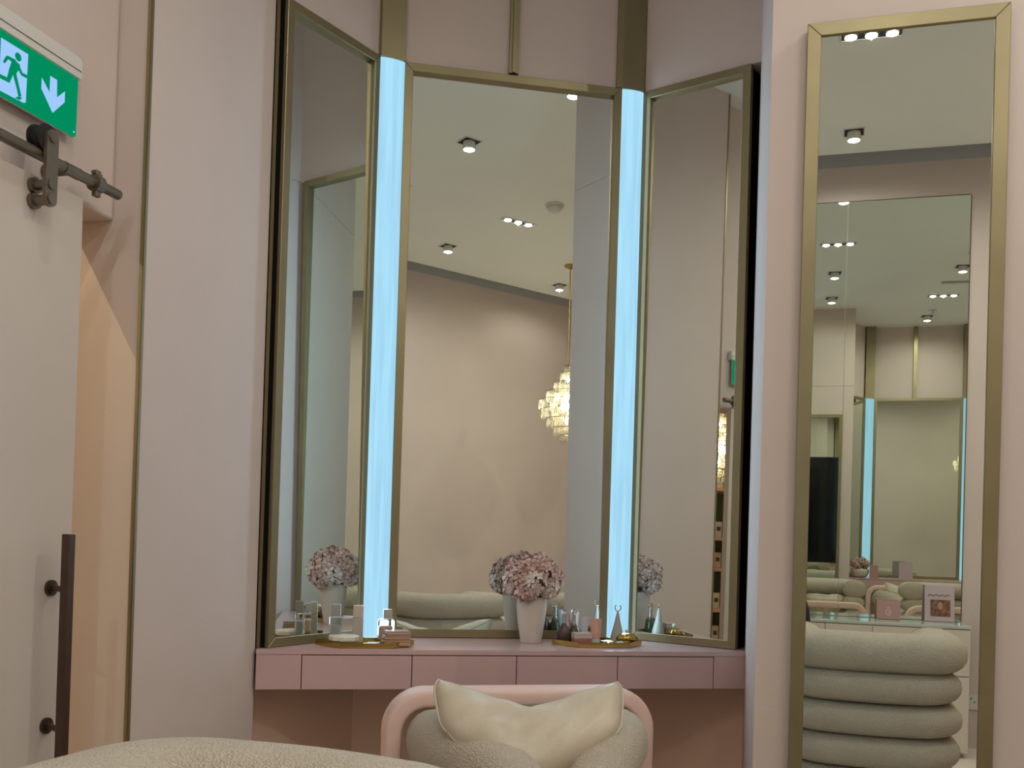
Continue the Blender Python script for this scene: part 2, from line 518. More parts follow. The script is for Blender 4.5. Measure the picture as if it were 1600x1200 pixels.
# ------------------------------------------------------------------ light bars
def light_bar(label, a, b, na, nb, group, watt=0.0):
    a, b = V2d(a), V2d(b)
    mid = (a + b) / 2
    root = thing('light_bar', label, 'light', (mid.x, mid.y, ZD), 0, group)
    n = nrm(a, b)
    t = (b - a).normalized()
    a2, b2 = a + t * 0.001, b - t * 0.001
    # gently bowed diffuser
    pts = []
    for k in range(9):
        s = k / 8
        p = a2 + (b2 - a2) * s + n * (0.006 * math.sin(PI * s))
        pts.append(tuple(p))
    pts += [tuple(b2 - n * 0.02), tuple(a2 - n * 0.02)]
    o = obj('diffuser', prism(NB(), pts, ZD + 0.002, ZM - 0.003), 'strip', root, world=True)
    if watt:
        ld = bpy.data.lights.new('bar_glow', 'AREA')
        ld.shape = 'RECTANGLE'; ld.size = (b - a).length * 0.96; ld.size_y = ZM - ZD - 0.02
        ld.energy = watt; ld.color = (0.54, 0.78, 1.0)
        lo = bpy.data.objects.new('bar_glow', ld); COL.objects.link(lo); lo.parent = root
        zx = Vector((-n.x, -n.y, 0)); up = Vector((0, 0, 1)); xx = up.cross(zx)
        lo.matrix_local = Matrix.Translation((n.x * 0.009, n.y * 0.009, (ZM - ZD) / 2)) @ Matrix((xx, up, zx)).transposed().to_4x4()
    obj('housing', prism(NB(), [tuple(a2 - n * 0.022), tuple(b2 - n * 0.022), tuple(b2 - n * 0.06), tuple(a2 - n * 0.06)], ZD + 0.002, ZM - 0.001), 'gold', root, world=True)
    return root
light_bar('glowing pale blue vertical light bar between the narrow wing mirror and the centre mirror', l1, c0, nL, nC, 'vanity light bars', STRIP_W)
light_bar('glowing pale blue vertical light bar between the centre mirror and the black edged wing mirror', c1, q0, nC, nR, 'vanity light bars', STRIP_W)
light_bar('pale blue light bar of the other vanity, beside its flower bowl in the tall mirror', (0.697, 3.16), (0.778, 3.20), None, None, 'light bars of the other vanity')
light_bar('pale blue light bar of the other vanity, at the far edge of the reflection', (1.612, 3.20), (1.693, 3.16), None, None, 'light bars of the other vanity')

# ------------------------------------------------------------------ vanity dresser
def dresser(label, a, b, back, seams, z1=ZD, z0=0.6895):
    a, b = V2d(a), V2d(b)
    t = (b - a).normalized(); n = nrm(a, b); L = (b - a).length
    mid = (a + b) / 2
    root = thing('vanity_dresser', label, 'dresser', (mid.x, mid.y, z0), 0)
    lip = 0.0135
    front = [a, b]
    poly = [tuple(p) for p in front] + [tuple(p) for p in back]
    bm = prism(NB(), poly, z1 - lip, z1)
    o = obj('tabletop', bm, 'lacquer', root, world=True)
    ins = 0.016
    poly = [tuple(a - n * ins + t * 0.001), tuple(b - n * ins - t * 0.001)] + [tuple(p) for p in back]
    obj('carcass', prism(NB(), poly, z0, z1 - lip - 0.0005), 'gap', root, world=True)
    ss = [0.0] + seams + [L]
    for i in range(len(ss) - 1):
        endp = i in (0, len(ss) - 2)
        s0, s1 = ss[i] + (0 if i == 0 else 0.0012), ss[i + 1] - (0 if i == len(ss) - 2 else 0.0012)
        bm = NB()
        cpt = a + t * (s0 + s1) / 2 - n * 0.0085
        zt = z1 - lip - (0.0006 if endp else 0.003)
        box(bm, V3(cpt, (z0 + zt) / 2), (s1 - s0, 0.014, zt - z0), rz=math.atan2(t.y, t.x), bevel=0.0008)
        obj('end_panel' if endp else 'drawer', bm, 'lacquer', root, world=True)
    return root
dt = (d1 - d0).normalized()
seams = [(V2d(p) - d0).dot(dt) for p in ((-1.288, 2.427), (-1.017, 2.566), (-0.749, 2.704), (-0.479, 2.842), (-0.212, 2.979))]
bk = [V2d((-0.120, 3.085)), rb1 + nR * 0.004 + V2d((0.0, -0.005)), rb0 + nR * 0.006, cb1 + nC * 0.006, cb0 + nC * 0.006, lb1 + nL * 0.006, V2d((-1.435, 2.455)), V2d((-1.404, 2.404)), V2d((-1.404, 2.38))]
dresser('wall mounted pink lacquer vanity with four flush drawers under the three part mirror', d0, d1, bk, seams)
dresser('pink vanity of the other alcove, seen reflected in the tall mirror', (0.55, 2.80), (1.92, 2.80),
        [V2d((1.93, 2.93)), V2d((1.69, 3.27)), V2d((0.725, 3.27)), V2d((0.551, 2.97))], [0.08, 0.37, 0.66, 0.95, 1.24])

# ------------------------------------------------------------------ sliding door and its hardware
root = thing('sliding_door', 'pale pink sliding barn door hanging from the bronze rail', 'door', (-1.472, 1.16, 0.0))
XD = -1.458
obj('panel', box(NB(), (XD - 0.016, 1.16, 0.92), (0.032, 1.116, 1.80), bevel=0.002), 'door', root, world=True)
obj('pull_handle', box(NB(), (-1.396, 1.636, 0.85), (0.019, 0.019, 0.52), bevel=0.002), 'handle', root, world=True, label='dark bronze square pull bar')
for z in (0.998, 0.716):
    bm = cyl(NB(), (XD, 1.660, z), (XD + 0.006, 1.660, z), 0.0165, 24)
    cyl(bm, (XD + 0.006, 1.660, z), (XD + 0.010, 1.660, z), 0.012, 24)
    cyl(bm, (XD + 0.004, 1.659, z), (-1.400, 1.638, z), 0.0065, 16)
    obj('handle_mount', bm, 'handle', root, world=True)
XR, ZR = -1.435, 1.853
def hanger(y):
    zc = ZR + 0.033
    bm = cyl(NB(), (XR - 0.010, y, zc), (XR + 0.010, y, zc), 0.022, 28)
    cyl(bm, (XR - 0.014, y, zc), (XR - 0.010, y, zc), 0.028, 28)
    cyl(bm, (XR + 0.010, y, zc), (XR + 0.014, y, zc), 0.028, 28)
    obj('hanger_wheel', bm, 'rubber', root, world=True)
    zb = 1.768
    n = 12
    pts = []
    for k in range(n + 1):
        a_ = PI * k / n
        pts.append((y + 0.0155 * math.cos(a_) + 0.004, zc + 0.002 + 0.0155 * math.sin(a_)))
    for k in range(n + 1):
        a_ = PI + PI * k / n
        pts.append((y + 0.0155 * math.cos(a_) + 0.004, zb + 0.0155 * math.sin(a_)))
    bm = plate(NB(), pts, XR + 0.0145, XR + 0.0225)
    for z in (zc + 0.002, 1.796, zb):
        cyl(bm, (XR + 0.0225, y + 0.004, z), (XR + 0.0255, y + 0.004, z), 0.0105, 20)
    obj('hanger_strap', bm, 'steel', root, world=True)
    for z in (1.797, zb - 0.002):
        bm = cyl(NB(), (XD, y + 0.004, z), (XR + 0.0143, y + 0.004, z), 0.010, 20)
        cyl(bm, (XD, y + 0.004, z), (XD + 0.010, y + 0.004, z), 0.0155, 20)
        obj('spacer', bm, 'steel', root, world=True)
hanger(1.571)
hanger(0.82)

root = thing('door_rail', 'round bronze sliding door rail fixed below the green exit sign', 'rail', (XR, 1.1, ZR))
bm = cyl(NB(), (XR, 0.42, ZR), (XR, 1.797, ZR), 0.0112, 24)
cyl(bm, (XR, 1.797, ZR), (XR, 1.801, ZR), 0.0112, 24, 0.008)
obj('tube', bm, 'steel', root, world=True)
for y in (0.55, 1.06, 1.652):
    bm = cyl(NB(), (XL, y, ZR), (XR - 0.008, y, ZR), 0.009, 18)
    cyl(bm, (XL, y, ZR), (XL + 0.008, y, ZR), 0.018, 24)
    cyl(bm, (XR, y - 0.022, ZR), (XR, y + 0.022, ZR), 0.0124, 24)
    obj('standoff', bm, 'steel', root, world=True)
for y in (0.47, 1.728):
    bm = cyl(NB(), (XR, y - 0.010, ZR), (XR, y + 0.010, ZR), 0.0185, 24)
    box(bm, (XR, y, ZR + 0.021), (0.012, 0.016, 0.014), bevel=0.002)
    box(bm, (XR, y, ZR - 0.021), (0.012, 0.016, 0.014), bevel=0.002)
    cyl(bm, (XR, y - 0.014, ZR + 0.021), (XR, y + 0.014, ZR + 0.021), 0.0035, 10)
    obj('end_stop', bm, 'steel', root, world=True)

# ------------------------------------------------------------------ exit sign
SGN = thing('exit_sign', 'green lit exit sign with running figure and down arrow above the sliding door', 'sign', (-1.46, 1.555, 1.928))
root = SGN
bm = NB()
plate(bm, [(1.435, 2.050), (1.679, 2.050), (1.684, 2.056), (1.684, 2.089), (1.676, 2.098), (1.438, 2.098), (1.430, 2.089), (1.430, 2.056)], -1.4645, -1.4405)
bmesh.ops.bevel(bm, geom=bm.edges[:], offset=0.003, segments=2, affect='EDGES')
obj('housing', bm, 'white', root, world=True)
obj('housing_joint', box(NB(), (-1.4403, 1.555, 2.0685), (0.0012, 0.246, 0.0016)), 'darkink', root, world=True)
bm = plate(NB(), [(1.441, 1.930), (1.6685, 1.930), (1.6695, 2.0495), (1.440, 2.0495)], -1.4465, -1.4405)
obj('green_plate', bm, 'green', root, world=True)
bm = plate(NB(), [(1.4395, 1.9285), (1.670, 1.9285), (1.671, 2.0500), (1.4385, 2.0500)], -1.4500, -1.4467)
obj('back_plate', bm, 'white', root, world=True)
XS = -1.4404
g = {}
g['panel'] = [(1.4654, 2.0343), (1.5322, 2.0351), (1.5300, 1.9405), (1.5249, 1.9378), (1.4974, 1.9368), (1.4653, 1.9358)]
g['arrow'] = [(1.5696, 2.0066), (1.5912, 1.9868), (1.5917, 2.0206), (1.6099, 2.0207), (1.611, 1.9863), (1.6323, 2.0074), (1.6325, 1.9856), (1.601, 1.951), (1.5693, 1.9856)]
for k, nm in (('panel', 'white_panel'), ('arrow', 'down_arrow')):
    obj(nm, plate(NB(), g[k], XS, XS + 0.0008), 'exitwhite', root, world=True)
man = [[(1.492, 2.0029), (1.4988, 2.008), (1.5121, 2.0051), (1.5101, 1.9959), (1.5024, 1.9821), (1.4932, 1.976), (1.483, 1.9677), (1.4858, 1.9835)],
       [(1.4812, 2.0082), (1.5023, 2.0096), (1.4968, 2.0006), (1.4837, 2.0026), (1.475, 1.9902), (1.471, 1.9925), (1.4778, 2.0055)],
       [(1.5097, 2.0049), (1.5182, 1.9932), (1.5321, 1.994), (1.53, 1.9875), (1.5166, 1.9869), (1.5066, 1.9951)],
       [(1.4859, 1.9818), (1.4819, 1.9672), (1.4639, 1.9657), (1.4643, 1.9582), (1.4881, 1.9595), (1.4944, 1.9748), (1.4953, 1.9825)],
       [(1.4953, 1.9807), (1.5035, 1.9845), (1.5184, 1.947), (1.5114, 1.943), (1.5059, 1.958)],
       [(1.5113, 1.9439), (1.5205, 1.9451), (1.514, 1.938), (1.5021, 1.9379)],
       [(1.5072 + 0.0078 * math.cos(2 * PI * k / 18), 2.0179 + 0.0078 * math.sin(2 * PI * k / 18)) for k in range(18)]]
bm = NB()
for p in man: plate(bm, p, XS + 0.0006, XS + 0.0014)
obj('running_figure', bm, 'green', root, world=True)
obj('indicator_led', plate(NB(), [(1.6614 + 0.0018 * math.cos(2 * PI * k / 12), 1.9372 + 0.0018 * math.sin(2 * PI * k / 12)) for k in range(12)], XS, XS + 0.001), 'exitwhite', root, world=True)

SGN.scale = (1.020,) * 3
SGN.location = (-1.46 * 1.020, 1.555 * 1.020, CAM_H + (1.928 - CAM_H) * 1.020)

# ------------------------------------------------------------------ ceiling lamps
def light_at(name, parent, loc, watt, col, ang=172, blend=0.55, rad=0.0025):
    ld = bpy.data.lights.new(name, 'SPOT')
    ld.energy = watt * 10
    ld.color = col
    ld.spot_size = R(ang)
    ld.spot_blend = blend
    ld.shadow_soft_size = rad
    lo = bpy.data.objects.new(name, ld)
    COL.objects.link(lo)
    lo.parent = parent
    lo.location = loc
    return lo

def downlight(label, x, y, z=ZC, watt=LAMP_W, col=WARM, group='square recessed ceiling downlights'):
    root = thing('downlight', label, 'light', (x, y, z), R(3), group)
    bm = NB()
    for sx, sy, wx, wy in ((0.052, 0, 0.006, 0.11), (-0.052, 0, 0.006, 0.11), (0, 0.052, 0.098, 0.006), (0, -0.052, 0.098, 0.006)):
        box(bm, (sx, sy, -0.002), (wx, wy, 0.0035))
    obj('trim_ring', bm, 'white', root)
    obj('recess', box(NB(), (0, 0, -0.0012), (0.098, 0.098, 0.002)), 'rubber', root)
    bm = lathe(NB(), [(0.034, -0.003), (0.036, -0.03), (0.036, -0.045), (0.033, -0.0455)], seg=28)
    obj('lamp_body', bm, 'white', root, smooth=False)
    obj('lens', lathe(NB(), [(0.0, -0.0465), (0.030, -0.0460), (0.031, -0.0475), (0.022, -0.0500), (0.0, -0.0505)], seg=28), 'lens', root)
    light_at('lamp', root, (0, 0, -0.054), watt, col)
    return root
def triple(label, x, y, rz=0.0, watt=TRIPLE_W):
    root = thing('triple_downlight', label, 'light', (x, y, ZC), rz, 'recessed three lamp ceiling lights')
    obj('recess', box(NB(), (0, 0, -0.0015), (0.25, 0.055, 0.0025)), 'rubber', root)
    bm = NB()
    for sx, sy, wx, wy in ((0.128, 0, 0.006, 0.067), (-0.128, 0, 0.006, 0.067), (0, 0.031, 0.25, 0.006), (0, -0.031, 0.25, 0.006)):
        box(bm, (sx, sy, -0.003), (wx, wy, 0.005))
    obj('trim_ring', bm, 'white', root)
    for k in (-1, 0, 1):
        obj('lens', lathe(NB(), [(0.0, -0.004), (0.024, -0.004), (0.026, -0.008), (0.015, -0.014), (0, -0.016)], (k * 0.085, 0, 0), 22), 'lens', root)
    light_at('lamp', root, (0, 0, -0.020), watt, WARM)
    return root
downlight('square recessed downlight high in the centre mirror, nearest the vanity', 0.29, 1.07, watt=0.5)
downlight('square recessed downlight close above the wall carrying the tall mirror', 0.30, 1.93, watt=0.35)
downlight('square recessed downlight reflected alone near the top of the tall mirror', 0.27, -0.79, watt=1.0)
downlight('square recessed downlight just above the grey ceiling band, low in the centre mirror', 1.27, -0.56, watt=0.5)
downlight('square recessed downlight at the pillar edge, lowest in the centre mirror', 2.58, -0.79, watt=0.6)
downlight('square recessed downlight between the air vent and the smoke detector', 1.25, 1.03, watt=1.5)
downlight('square recessed downlight in front of the other vanity alcove', 1.21, 2.80, watt=0.7)
downlight('unseen square recessed downlight added as fill out over the space beside the chandelier', 2.72, 1.2, watt=2.2)  # added fill lamp, throws low-angle light into the recess under the vanity
downlight('unseen square recessed downlight added as fill above the foreground chair', -0.70, 0.95, watt=1.3)  # added out of view to brighten the left side of the room
downlight('unseen square recessed downlight added as fill behind the foreground chair', -0.70, -0.80, watt=2.4)  # unseen too, put in for extra light from the rear left
triple('three lamp ceiling strip directly above the chairs, cut by the frame of the tall mirror', 0.28, 0.26, watt=1.1)
triple('three lamp ceiling strip beside the smoke detector, in the middle of the centre mirror', 1.32, 0.22, R(5), watt=2.1)
triple('three lamp ceiling strip near the air vent and sprinkler', 1.24, 1.98, watt=3.4)

root = thing('smoke_detector', 'round white smoke detector on the ceiling at the edge of the centre mirror', 'detector', (1.29, 0.64, ZC))
obj('base', lathe(NB(), [(0.062, 0), (0.062, -0.012), (0.058, -0.016)], seg=32), 'white', root)
obj('cover', lathe(NB(), [(0.052, -0.0165), (0.05, -0.032), (0.036, -0.044), (0, -0.047)], seg=32), 'white', root, smooth=True)
root = thing('sprinkler', 'small ceiling sprinkler above the other vanity', 'sprinkler', (1.225, 2.54, ZC))
obj('escutcheon', lathe(NB(), [(0.035, 0), (0.033, -0.006), (0.012, -0.010)], seg=20), 'silver', root)
obj('head', lathe(NB(), [(0.010, -0.0105), (0.008, -0.035), (0.022, -0.038), (0.022, -0.042), (0, -0.043)], seg=16), 'silver', root)
root = thing('air_vent', 'long grey linear air vent in the ceiling', 'vent', (1.38, 1.52, ZC))
obj('frame', box(NB(), (0, 0, -0.002), (0.44, 0.07, 0.003)), 'grey_band', root)
for k in (-1, 0, 1):
    obj('slat', box(NB(), (0, k * 0.02, -0.006), (0.42, 0.008, 0.004), rx=0.3), 'white', root)

# corridor lamps
downlight('warm downlight in the corridor ceiling behind the sliding door', -2.25, 1.1, 2.95, 4.6, (1.0, 0.74, 0.38), 'corridor downlights')
downlight('warm downlight in the corridor ceiling near the product shelves', -3.6, -0.9, 2.95, 2.6, (1.0, 0.80, 0.52), 'corridor downlights')

# ------------------------------------------------------------------ chandeliers
def chandelier(label, x, y, zb, zt, rmax, ztop, watt):
    root = thing('chandelier', label, 'chandelier', (x, y, zb))
    H = zt - zb
    obj('rod', cyl(NB(), (0, 0, H - 0.06), (0, 0, ztop - zb - 0.02), 0.006, 10), 'brass', root)
    obj('ceiling_cup', lathe(NB(), [(0.05, ztop - zb), (0.05, ztop - zb - 0.015), (0.012, ztop - zb - 0.03)], seg=20), 'brass', root)
    rnd = random.Random(3)
    tiers = [(0.97, 0.10), (0.88, 0.24), (0.76, 0.45), (0.64, 0.70), (0.53, 0.95), (0.42, 0.86), (0.31, 0.66), (0.20, 0.42), (0.11, 0.2)]
    cb = NB()
    for f, rf in tiers:
        r = rmax * rf; z = f * H
        bm = NB()
        n = 24
        sweep(bm, [(r * math.cos(2 * PI * k / n), r * math.sin(2 * PI * k / n), z) for k in range(n + 1)], 0.003, 0.003, 6)
        obj('tier_ring', bm, 'brass', root)
        for ring in (1.0, 0.6):
            m = max(5, int(2 * PI * r * ring / 0.016))
            for k in range(m):
                a = 2 * PI * (k + rnd.random() * 0.3) / m
                hgt = 0.055 * rnd.uniform(0.9, 1.4)
                px, py = r * ring * math.cos(a), r * ring * math.sin(a)
                wd = 0.0062
                # faceted drop: 4-sided double pyramid
                vs = [cb.verts.new((px, py, z))] + [cb.verts.new((px + wd * math.cos(a + q * PI / 2), py + wd * math.sin(a + q * PI / 2), z - hgt * 0.7)) for q in range(4)] + [cb.verts.new((px, py, z - hgt))]
                for q in range(4):
                    cb.faces.new((vs[0], vs[1 + q], vs[1 + (q + 1) % 4]))
                    cb.faces.new((vs[5], vs[1 + (q + 1) % 4], vs[1 + q]))
    o = obj('crystal_drops', cb, 'crystal', root)
    o['kind'] = 'stuff'
    for k in range(6):
        a = 2 * PI * k / 6
        obj('bulb', lathe(NB(), [(0, -0.03), (0.012, -0.015), (0.014, 0), (0.008, 0.022), (0, 0.035)], (rmax * 0.42 * math.cos(a), rmax * 0.42 * math.sin(a), H * 0.56), 10), 'bulb', root, smooth=True)
    for k, f in enumerate((0.8, 0.28)):
        obj('bulb', lathe(NB(), [(0, -0.03), (0.012, -0.015), (0.014, 0), (0.008, 0.022), (0, 0.035)], (0, 0, H * f), 10), 'bulb', root, smooth=True)
    ld = bpy.data.lights.new('glow', 'POINT'); ld.energy = watt; ld.color = (1, 0.85, 0.58); ld.shadow_soft_size = 0.05
    lo = bpy.data.objects.new('glow', ld); COL.objects.link(lo); lo.parent = root; lo.location = (0, 0, H * 0.45)
    return root
chandelier('tiered crystal chandelier glowing in front of the plain back wall, in the centre mirror', 2.27, -0.30, 1.93, 2.57, 0.235, ZC, 4)
chandelier('tiered crystal chandelier in the corridor, glimpsed through the door gap in the wing mirror', -3.38, -0.24, 1.63, 2.23, 0.25, 2.95, 5)

# ------------------------------------------------------------------ back wall station: mirror panels, counter, screen
root = thing('station_mirror', 'large frameless wall mirror in two panes above the white counter, seen in the tall mirror', 'mirror', (0.0, -1.295, 0.72))
for x0, x1 in ((-1.05, 0.272), (0.275, 0.935)):
    obj('pane', box(NB(), ((x0 + x1) / 2, -1.2965, (0.712 + 3.14) / 2), (x1 - x0, 0.006, 3.14 - 0.712)), 'mirror', root, world=True)
obj('edge_strip', box(NB(), (-0.057, -1.2975, 3.143), (1.985, 0.004, 0.005)), 'darkink', root, world=True)
obj('edge_strip', box(NB(), (0.938, -1.2975, (0.712 + 3.14) / 2), (0.005, 0.004, 3.14 - 0.712)), 'darkink', root, world=True)
root = thing('station_counter', 'warm white drawer counter with glass ledge along the back wall under the mirror panes', 'counter', (-0.05, -1.14, 0.0))
obj('carcass', box(NB(), (-0.05, -1.15, 0.36), (1.98, 0.295, 0.66)), 'gap', root, world=True)
obj('ledge_top', box(NB(), (-0.05, -1.148, 0.700), (1.99, 0.300, 0.018), bevel=0.003), 'ledge', root, world=True)
xs = [-1.04, -0.80, -0.55, -0.30, -0.05, 0.196, 0.444, 0.692, 0.94]
for i in range(8):
    for z0, z1 in ((0.44, 0.687), (0.03, 0.436)):
        obj('drawer', box(NB(), ((xs[i] + xs[i + 1]) / 2, -0.995, (z0 + z1) / 2), (xs[i + 1] - xs[i] - 0.003, 0.014, z1 - z0), bevel=0.001), 'cabinet', root, world=True)
root = thing('wall_screen', 'black upright screen mounted on the station mirror, at the edge of the tall mirror', 'screen', (0.06, -1.27, 1.02))
obj('bezel', box(NB(), (0.056, -1.272, 1.328), (0.40, 0.040, 0.618), bevel=0.004), 'rubber', root, world=True)
obj('panel', box(NB(), (0.056, -1.2512, 1.328), (0.386, 0.0012, 0.604)), 'screen', root, world=True)

root = thing('wall_socket', 'small white wall socket low on the back wall beside the counter', 'socket', (1.0, -1.3, 0.22))
obj('plate', box(NB(), (0, 0.005, 0.043), (0.086, 0.009, 0.086), bevel=0.002), 'white', root)
for dx in (-0.018, 0.018):
    obj('pin_hole', box(NB(), (dx, 0.0098, 0.043), (0.006, 0.0012, 0.012)), 'darkink', root)
obj('pin_hole', box(NB(), (0, 0.0098, 0.062), (0.006, 0.0012, 0.014)), 'darkink', root)
# cards and boxes standing on the ledge
def stand(name, label, cat, x, w_, h, y, th, m, lean=-0.12, rz=0.0, z=0.7095):
    root = thing(name, label, cat, (x, y, z), rz)
    obj('board', box(NB(), (0, 0, h / 2), (w_, th, h), bevel=0.0015), m, root)
    root.rotation_euler = (lean, 0, rz)
    return root
p = stand('picture_book', 'mauve picture book with a printed portrait, leaning on the glass ledge', 'book', 0.815, 0.155, 0.205, -1.225, 0.016, 'cover', 0.14)
def front(parent, nm, m, x, z, w_, h, y=0.0088):
    obj(nm, box(NB(), (x, y, z), (w_, 0.0012, h)), m, parent)
front(p, 'portrait_print', 'print', 0.004, 0.077, 0.104, 0.093)
bm = NB()
for k in range(11):
    a = -0.052 + 0.0104 * k
    cyl(bm, (-a, 0.0090, 0.148 + 0.006 * math.sin(k * 2.1)), (-(a + 0.0104), 0.0090, 0.148 + 0.006 * math.sin((k + 1) * 2.1)), 0.0016, 6)
obj('script_title', bm, 'darkink', p)
sp = NB()
bmesh.ops.create_circle(sp, cap_ends=True, segments=16, radius=0.017, matrix=Matrix.Translation((0.004, 0.0099, 0.090)) @ Matrix.Rotation(PI / 2, 4, 'X') @ Matrix.Diagonal((0.8, 1.25, 1, 1)))
obj('portrait_face', sp, 'tan', p)
p = stand('gift_box', 'dusty rose flat box with a white ring emblem on the glass ledge', 'box', 0.545, 0.125, 0.108, -1.22, 0.02, 'rosecover', 0.12)
bm = NB()
sweep(bm, [(0.014 * math.cos(2 * PI * k / 20), 0.0112, 0.040 + 0.016 * math.sin(2 * PI * k / 20)) for k in range(21)], 0.0016, 0.0016, 6)
sweep(bm, [(0.006 * math.cos(PI * k / 8), 0.0112, 0.062 + 0.008 * math.sin(PI * k / 8)) for k in range(9)], 0.0012, 0.0012, 6)
cyl(bm, (-0.004, 0.0112, 0.036), (0.006, 0.0112, 0.046), 0.0014, 6)
obj('ring_emblem', bm, 'whiteink', p)

# ------------------------------------------------------------------ chairs
ZL = [(0.772, 0.068), (0.658, 0.056), (0.548, 0.056), (0.440, 0.056), (0.332, 0.056), (0.224, 0.056), (0.116, 0.056)]
def u_path(hw, armlen, r=0.10, n=8):
    pts = [(-hw, -armlen), (-hw, -armlen * 0.5)]
    for k in range(n + 1):
        a = PI - (PI / 2) * k / n
        pts.append((-hw + r + r * math.cos(a), -r + r * math.sin(a)))
    for k in range(1, 4): pts.append((-hw + r + (2 * hw - 2 * r) * k / 4, 0.012 * math.sin(PI * k / 4)))
    for k in range(n + 1):
        a = PI / 2 - (PI / 2) * k / n
        pts.append((hw - r + r * math.cos(a), -r + r * math.sin(a)))
    pts += [(hw, -armlen * 0.5), (hw, -armlen)]
    return pts

def arch(root, hw, y, ztop, depth=0.085, th=0.048, name='front_frame', zlow=0.0):
    r, o, n = 0.105, th / 2, 10
    rr = r - o
    pts = [(-hw + o, zlow), (-hw + o, ztop * 0.45)]
    for k in range(n + 1):
        a = PI - PI / 2 * k / n
        pts.append((-hw + r + rr * math.cos(a), ztop - r + rr * math.sin(a)))
    pts.append((0.0, ztop - o))
    for k in range(n + 1):
        a = PI / 2 - PI / 2 * k / n
        pts.append((hw - r + rr * math.cos(a), ztop - r + rr * math.sin(a)))
    pts += [(hw - o, ztop * 0.45), (hw - o, zlow)]
    bm = NB()
    rings = []
    seg = 20
    for i, (x, z) in enumerate(pts):
        a, b = pts[max(i - 1, 0)], pts[min(i + 1, len(pts) - 1)]
        t = Vector((b[0] - a[0], 0, b[1] - a[1])).normalized()
        nn = Vector((-t.z, 0, t.x))
        ring = []
        for k in range(seg):
            g_ = 2 * PI * (k + 0.5) / seg
            ca, sa = math.cos(g_), math.sin(g_)
            e = 2 / 5.0
            d = math.copysign(abs(ca) ** e, ca) * depth / 2
            h = math.copysign(abs(sa) ** e, sa) * th / 2
            ring.append(bm.verts.new((x + nn.x * h, y + d, z + nn.z * h)))
        rings.append(ring)
    for A, B in zip(rings, rings[1:]):
        for k in range(seg): bm.faces.new((A[k], A[(k + 1) % seg], B[(k + 1) % seg], B[k]))
    bm.faces.new(rings[0][::-1]); bm.faces.new(rings[-1])
    return obj(name, bm, 'pinkframe', root, smooth=True)

def barrel_chair(label, x, y, rz, group):
    root = thing('barrel_chair', label, 'chair', (x, y, 0), rz, group)
    for i, (z, rb) in enumerate(ZL):
        hw = 0.228 - 0.004 * (i % 2) - (0.008 if i > 0 else 0)
        arm = 0.30 if i < 3 else 0.36
        path = [(px, py, z) for px, py in u_path(hw, arm)]
        o = obj('back_roll', sweep(NB(), resample(path, 40), 0.088 if i == 0 else 0.084, rb, 20, 2.3, 0.022, 4), 'fabric', root, smooth=True)
        if i < 3:
            for sd in (-1, 1):
                ring = []
                for k in range(25):
                    a_ = 2 * PI * k / 24
                    ca, sa = math.cos(a_), math.sin(a_)
                    ring.append((sd * hw + math.copysign(abs(ca) ** (2 / 2.3), ca) * 0.0885, -arm - 0.001, z + math.copysign(abs(sa) ** (2 / 2.3), sa) * (rb + 0.0008)))
                obj('seam_piping', sweep(NB(), ring, 0.0018, 0.0018, 6), 'fabric', o, smooth=True)
    obj('seat', box(NB(), (0, -0.22, 0.31), (0.30, 0.36, 0.20), bevel=0.05), 'fabric', root, smooth=True)
    obj('base', lathe(NB(), [(0.20, 0.0), (0.20, 0.02), (0.05, 0.04), (0.04, 0.055)], (0, -0.12, 0), 28), 'gold', root)
    arch(root, 0.315, -0.47, 0.675)
    return root
GR = 'beige barrel chairs of stacked rolls'
barrel_chair('beige barrel chair in the near foreground, its top roll rising at the bottom edge', -0.618, 1.175, R(-4), GR)
barrel_chair('beige barrel chair of stacked rolls filling the foot of the tall mirror', 0.272, 1.195, 0.0, GR)
barrel_chair('beige barrel chair standing farthest along the row, behind the picture book in the reflection', 1.150, 1.195, R(2), GR)

def lounge_chair(label, x, y, rz):
    root = thing('bolster_chair', label, 'chair', (x, y, 0), rz, 'bolster chairs at the vanities')
    arch(root, 0.345, 0.0, 0.752, depth=0.095, th=0.045)
    for s in (-1, 1):
        path = [(s * 0.205, 0.055, 0.610), (s * 0.222, -0.05, 0.632), (s * 0.212, -0.15, 0.640), (s * 0.145, -0.265, 0.625), (s * 0.085, -0.36, 0.575), (s * 0.072, -0.42, 0.46), (s * 0.072, -0.43, 0.36)]
        obj('bolster', sweep(NB(), resample(path, 26), 0.070, 0.075, 20, 2.2, 0.035, 5), 'fabric', root, smooth=True)
    obj('seat', box(NB(), (0, -0.20, 0.36), (0.52, 0.42, 0.20), bevel=0.06), 'fabric', root, smooth=True)
    obj('pedestal', lathe(NB(), [(0.22, 0.0), (0.22, 0.02), (0.06, 0.05), (0.05, 0.262)], (0, -0.2, 0), 28), 'gold', root)
    return root
AA = R(29)
lounge_chair('pink framed chair with two beige bolsters drawn up to the vanity drawers', -0.645, 2.372, AA)
lounge_chair('pink framed chair with beige bolsters at the other vanity', 1.03, 2.36, 0.0)

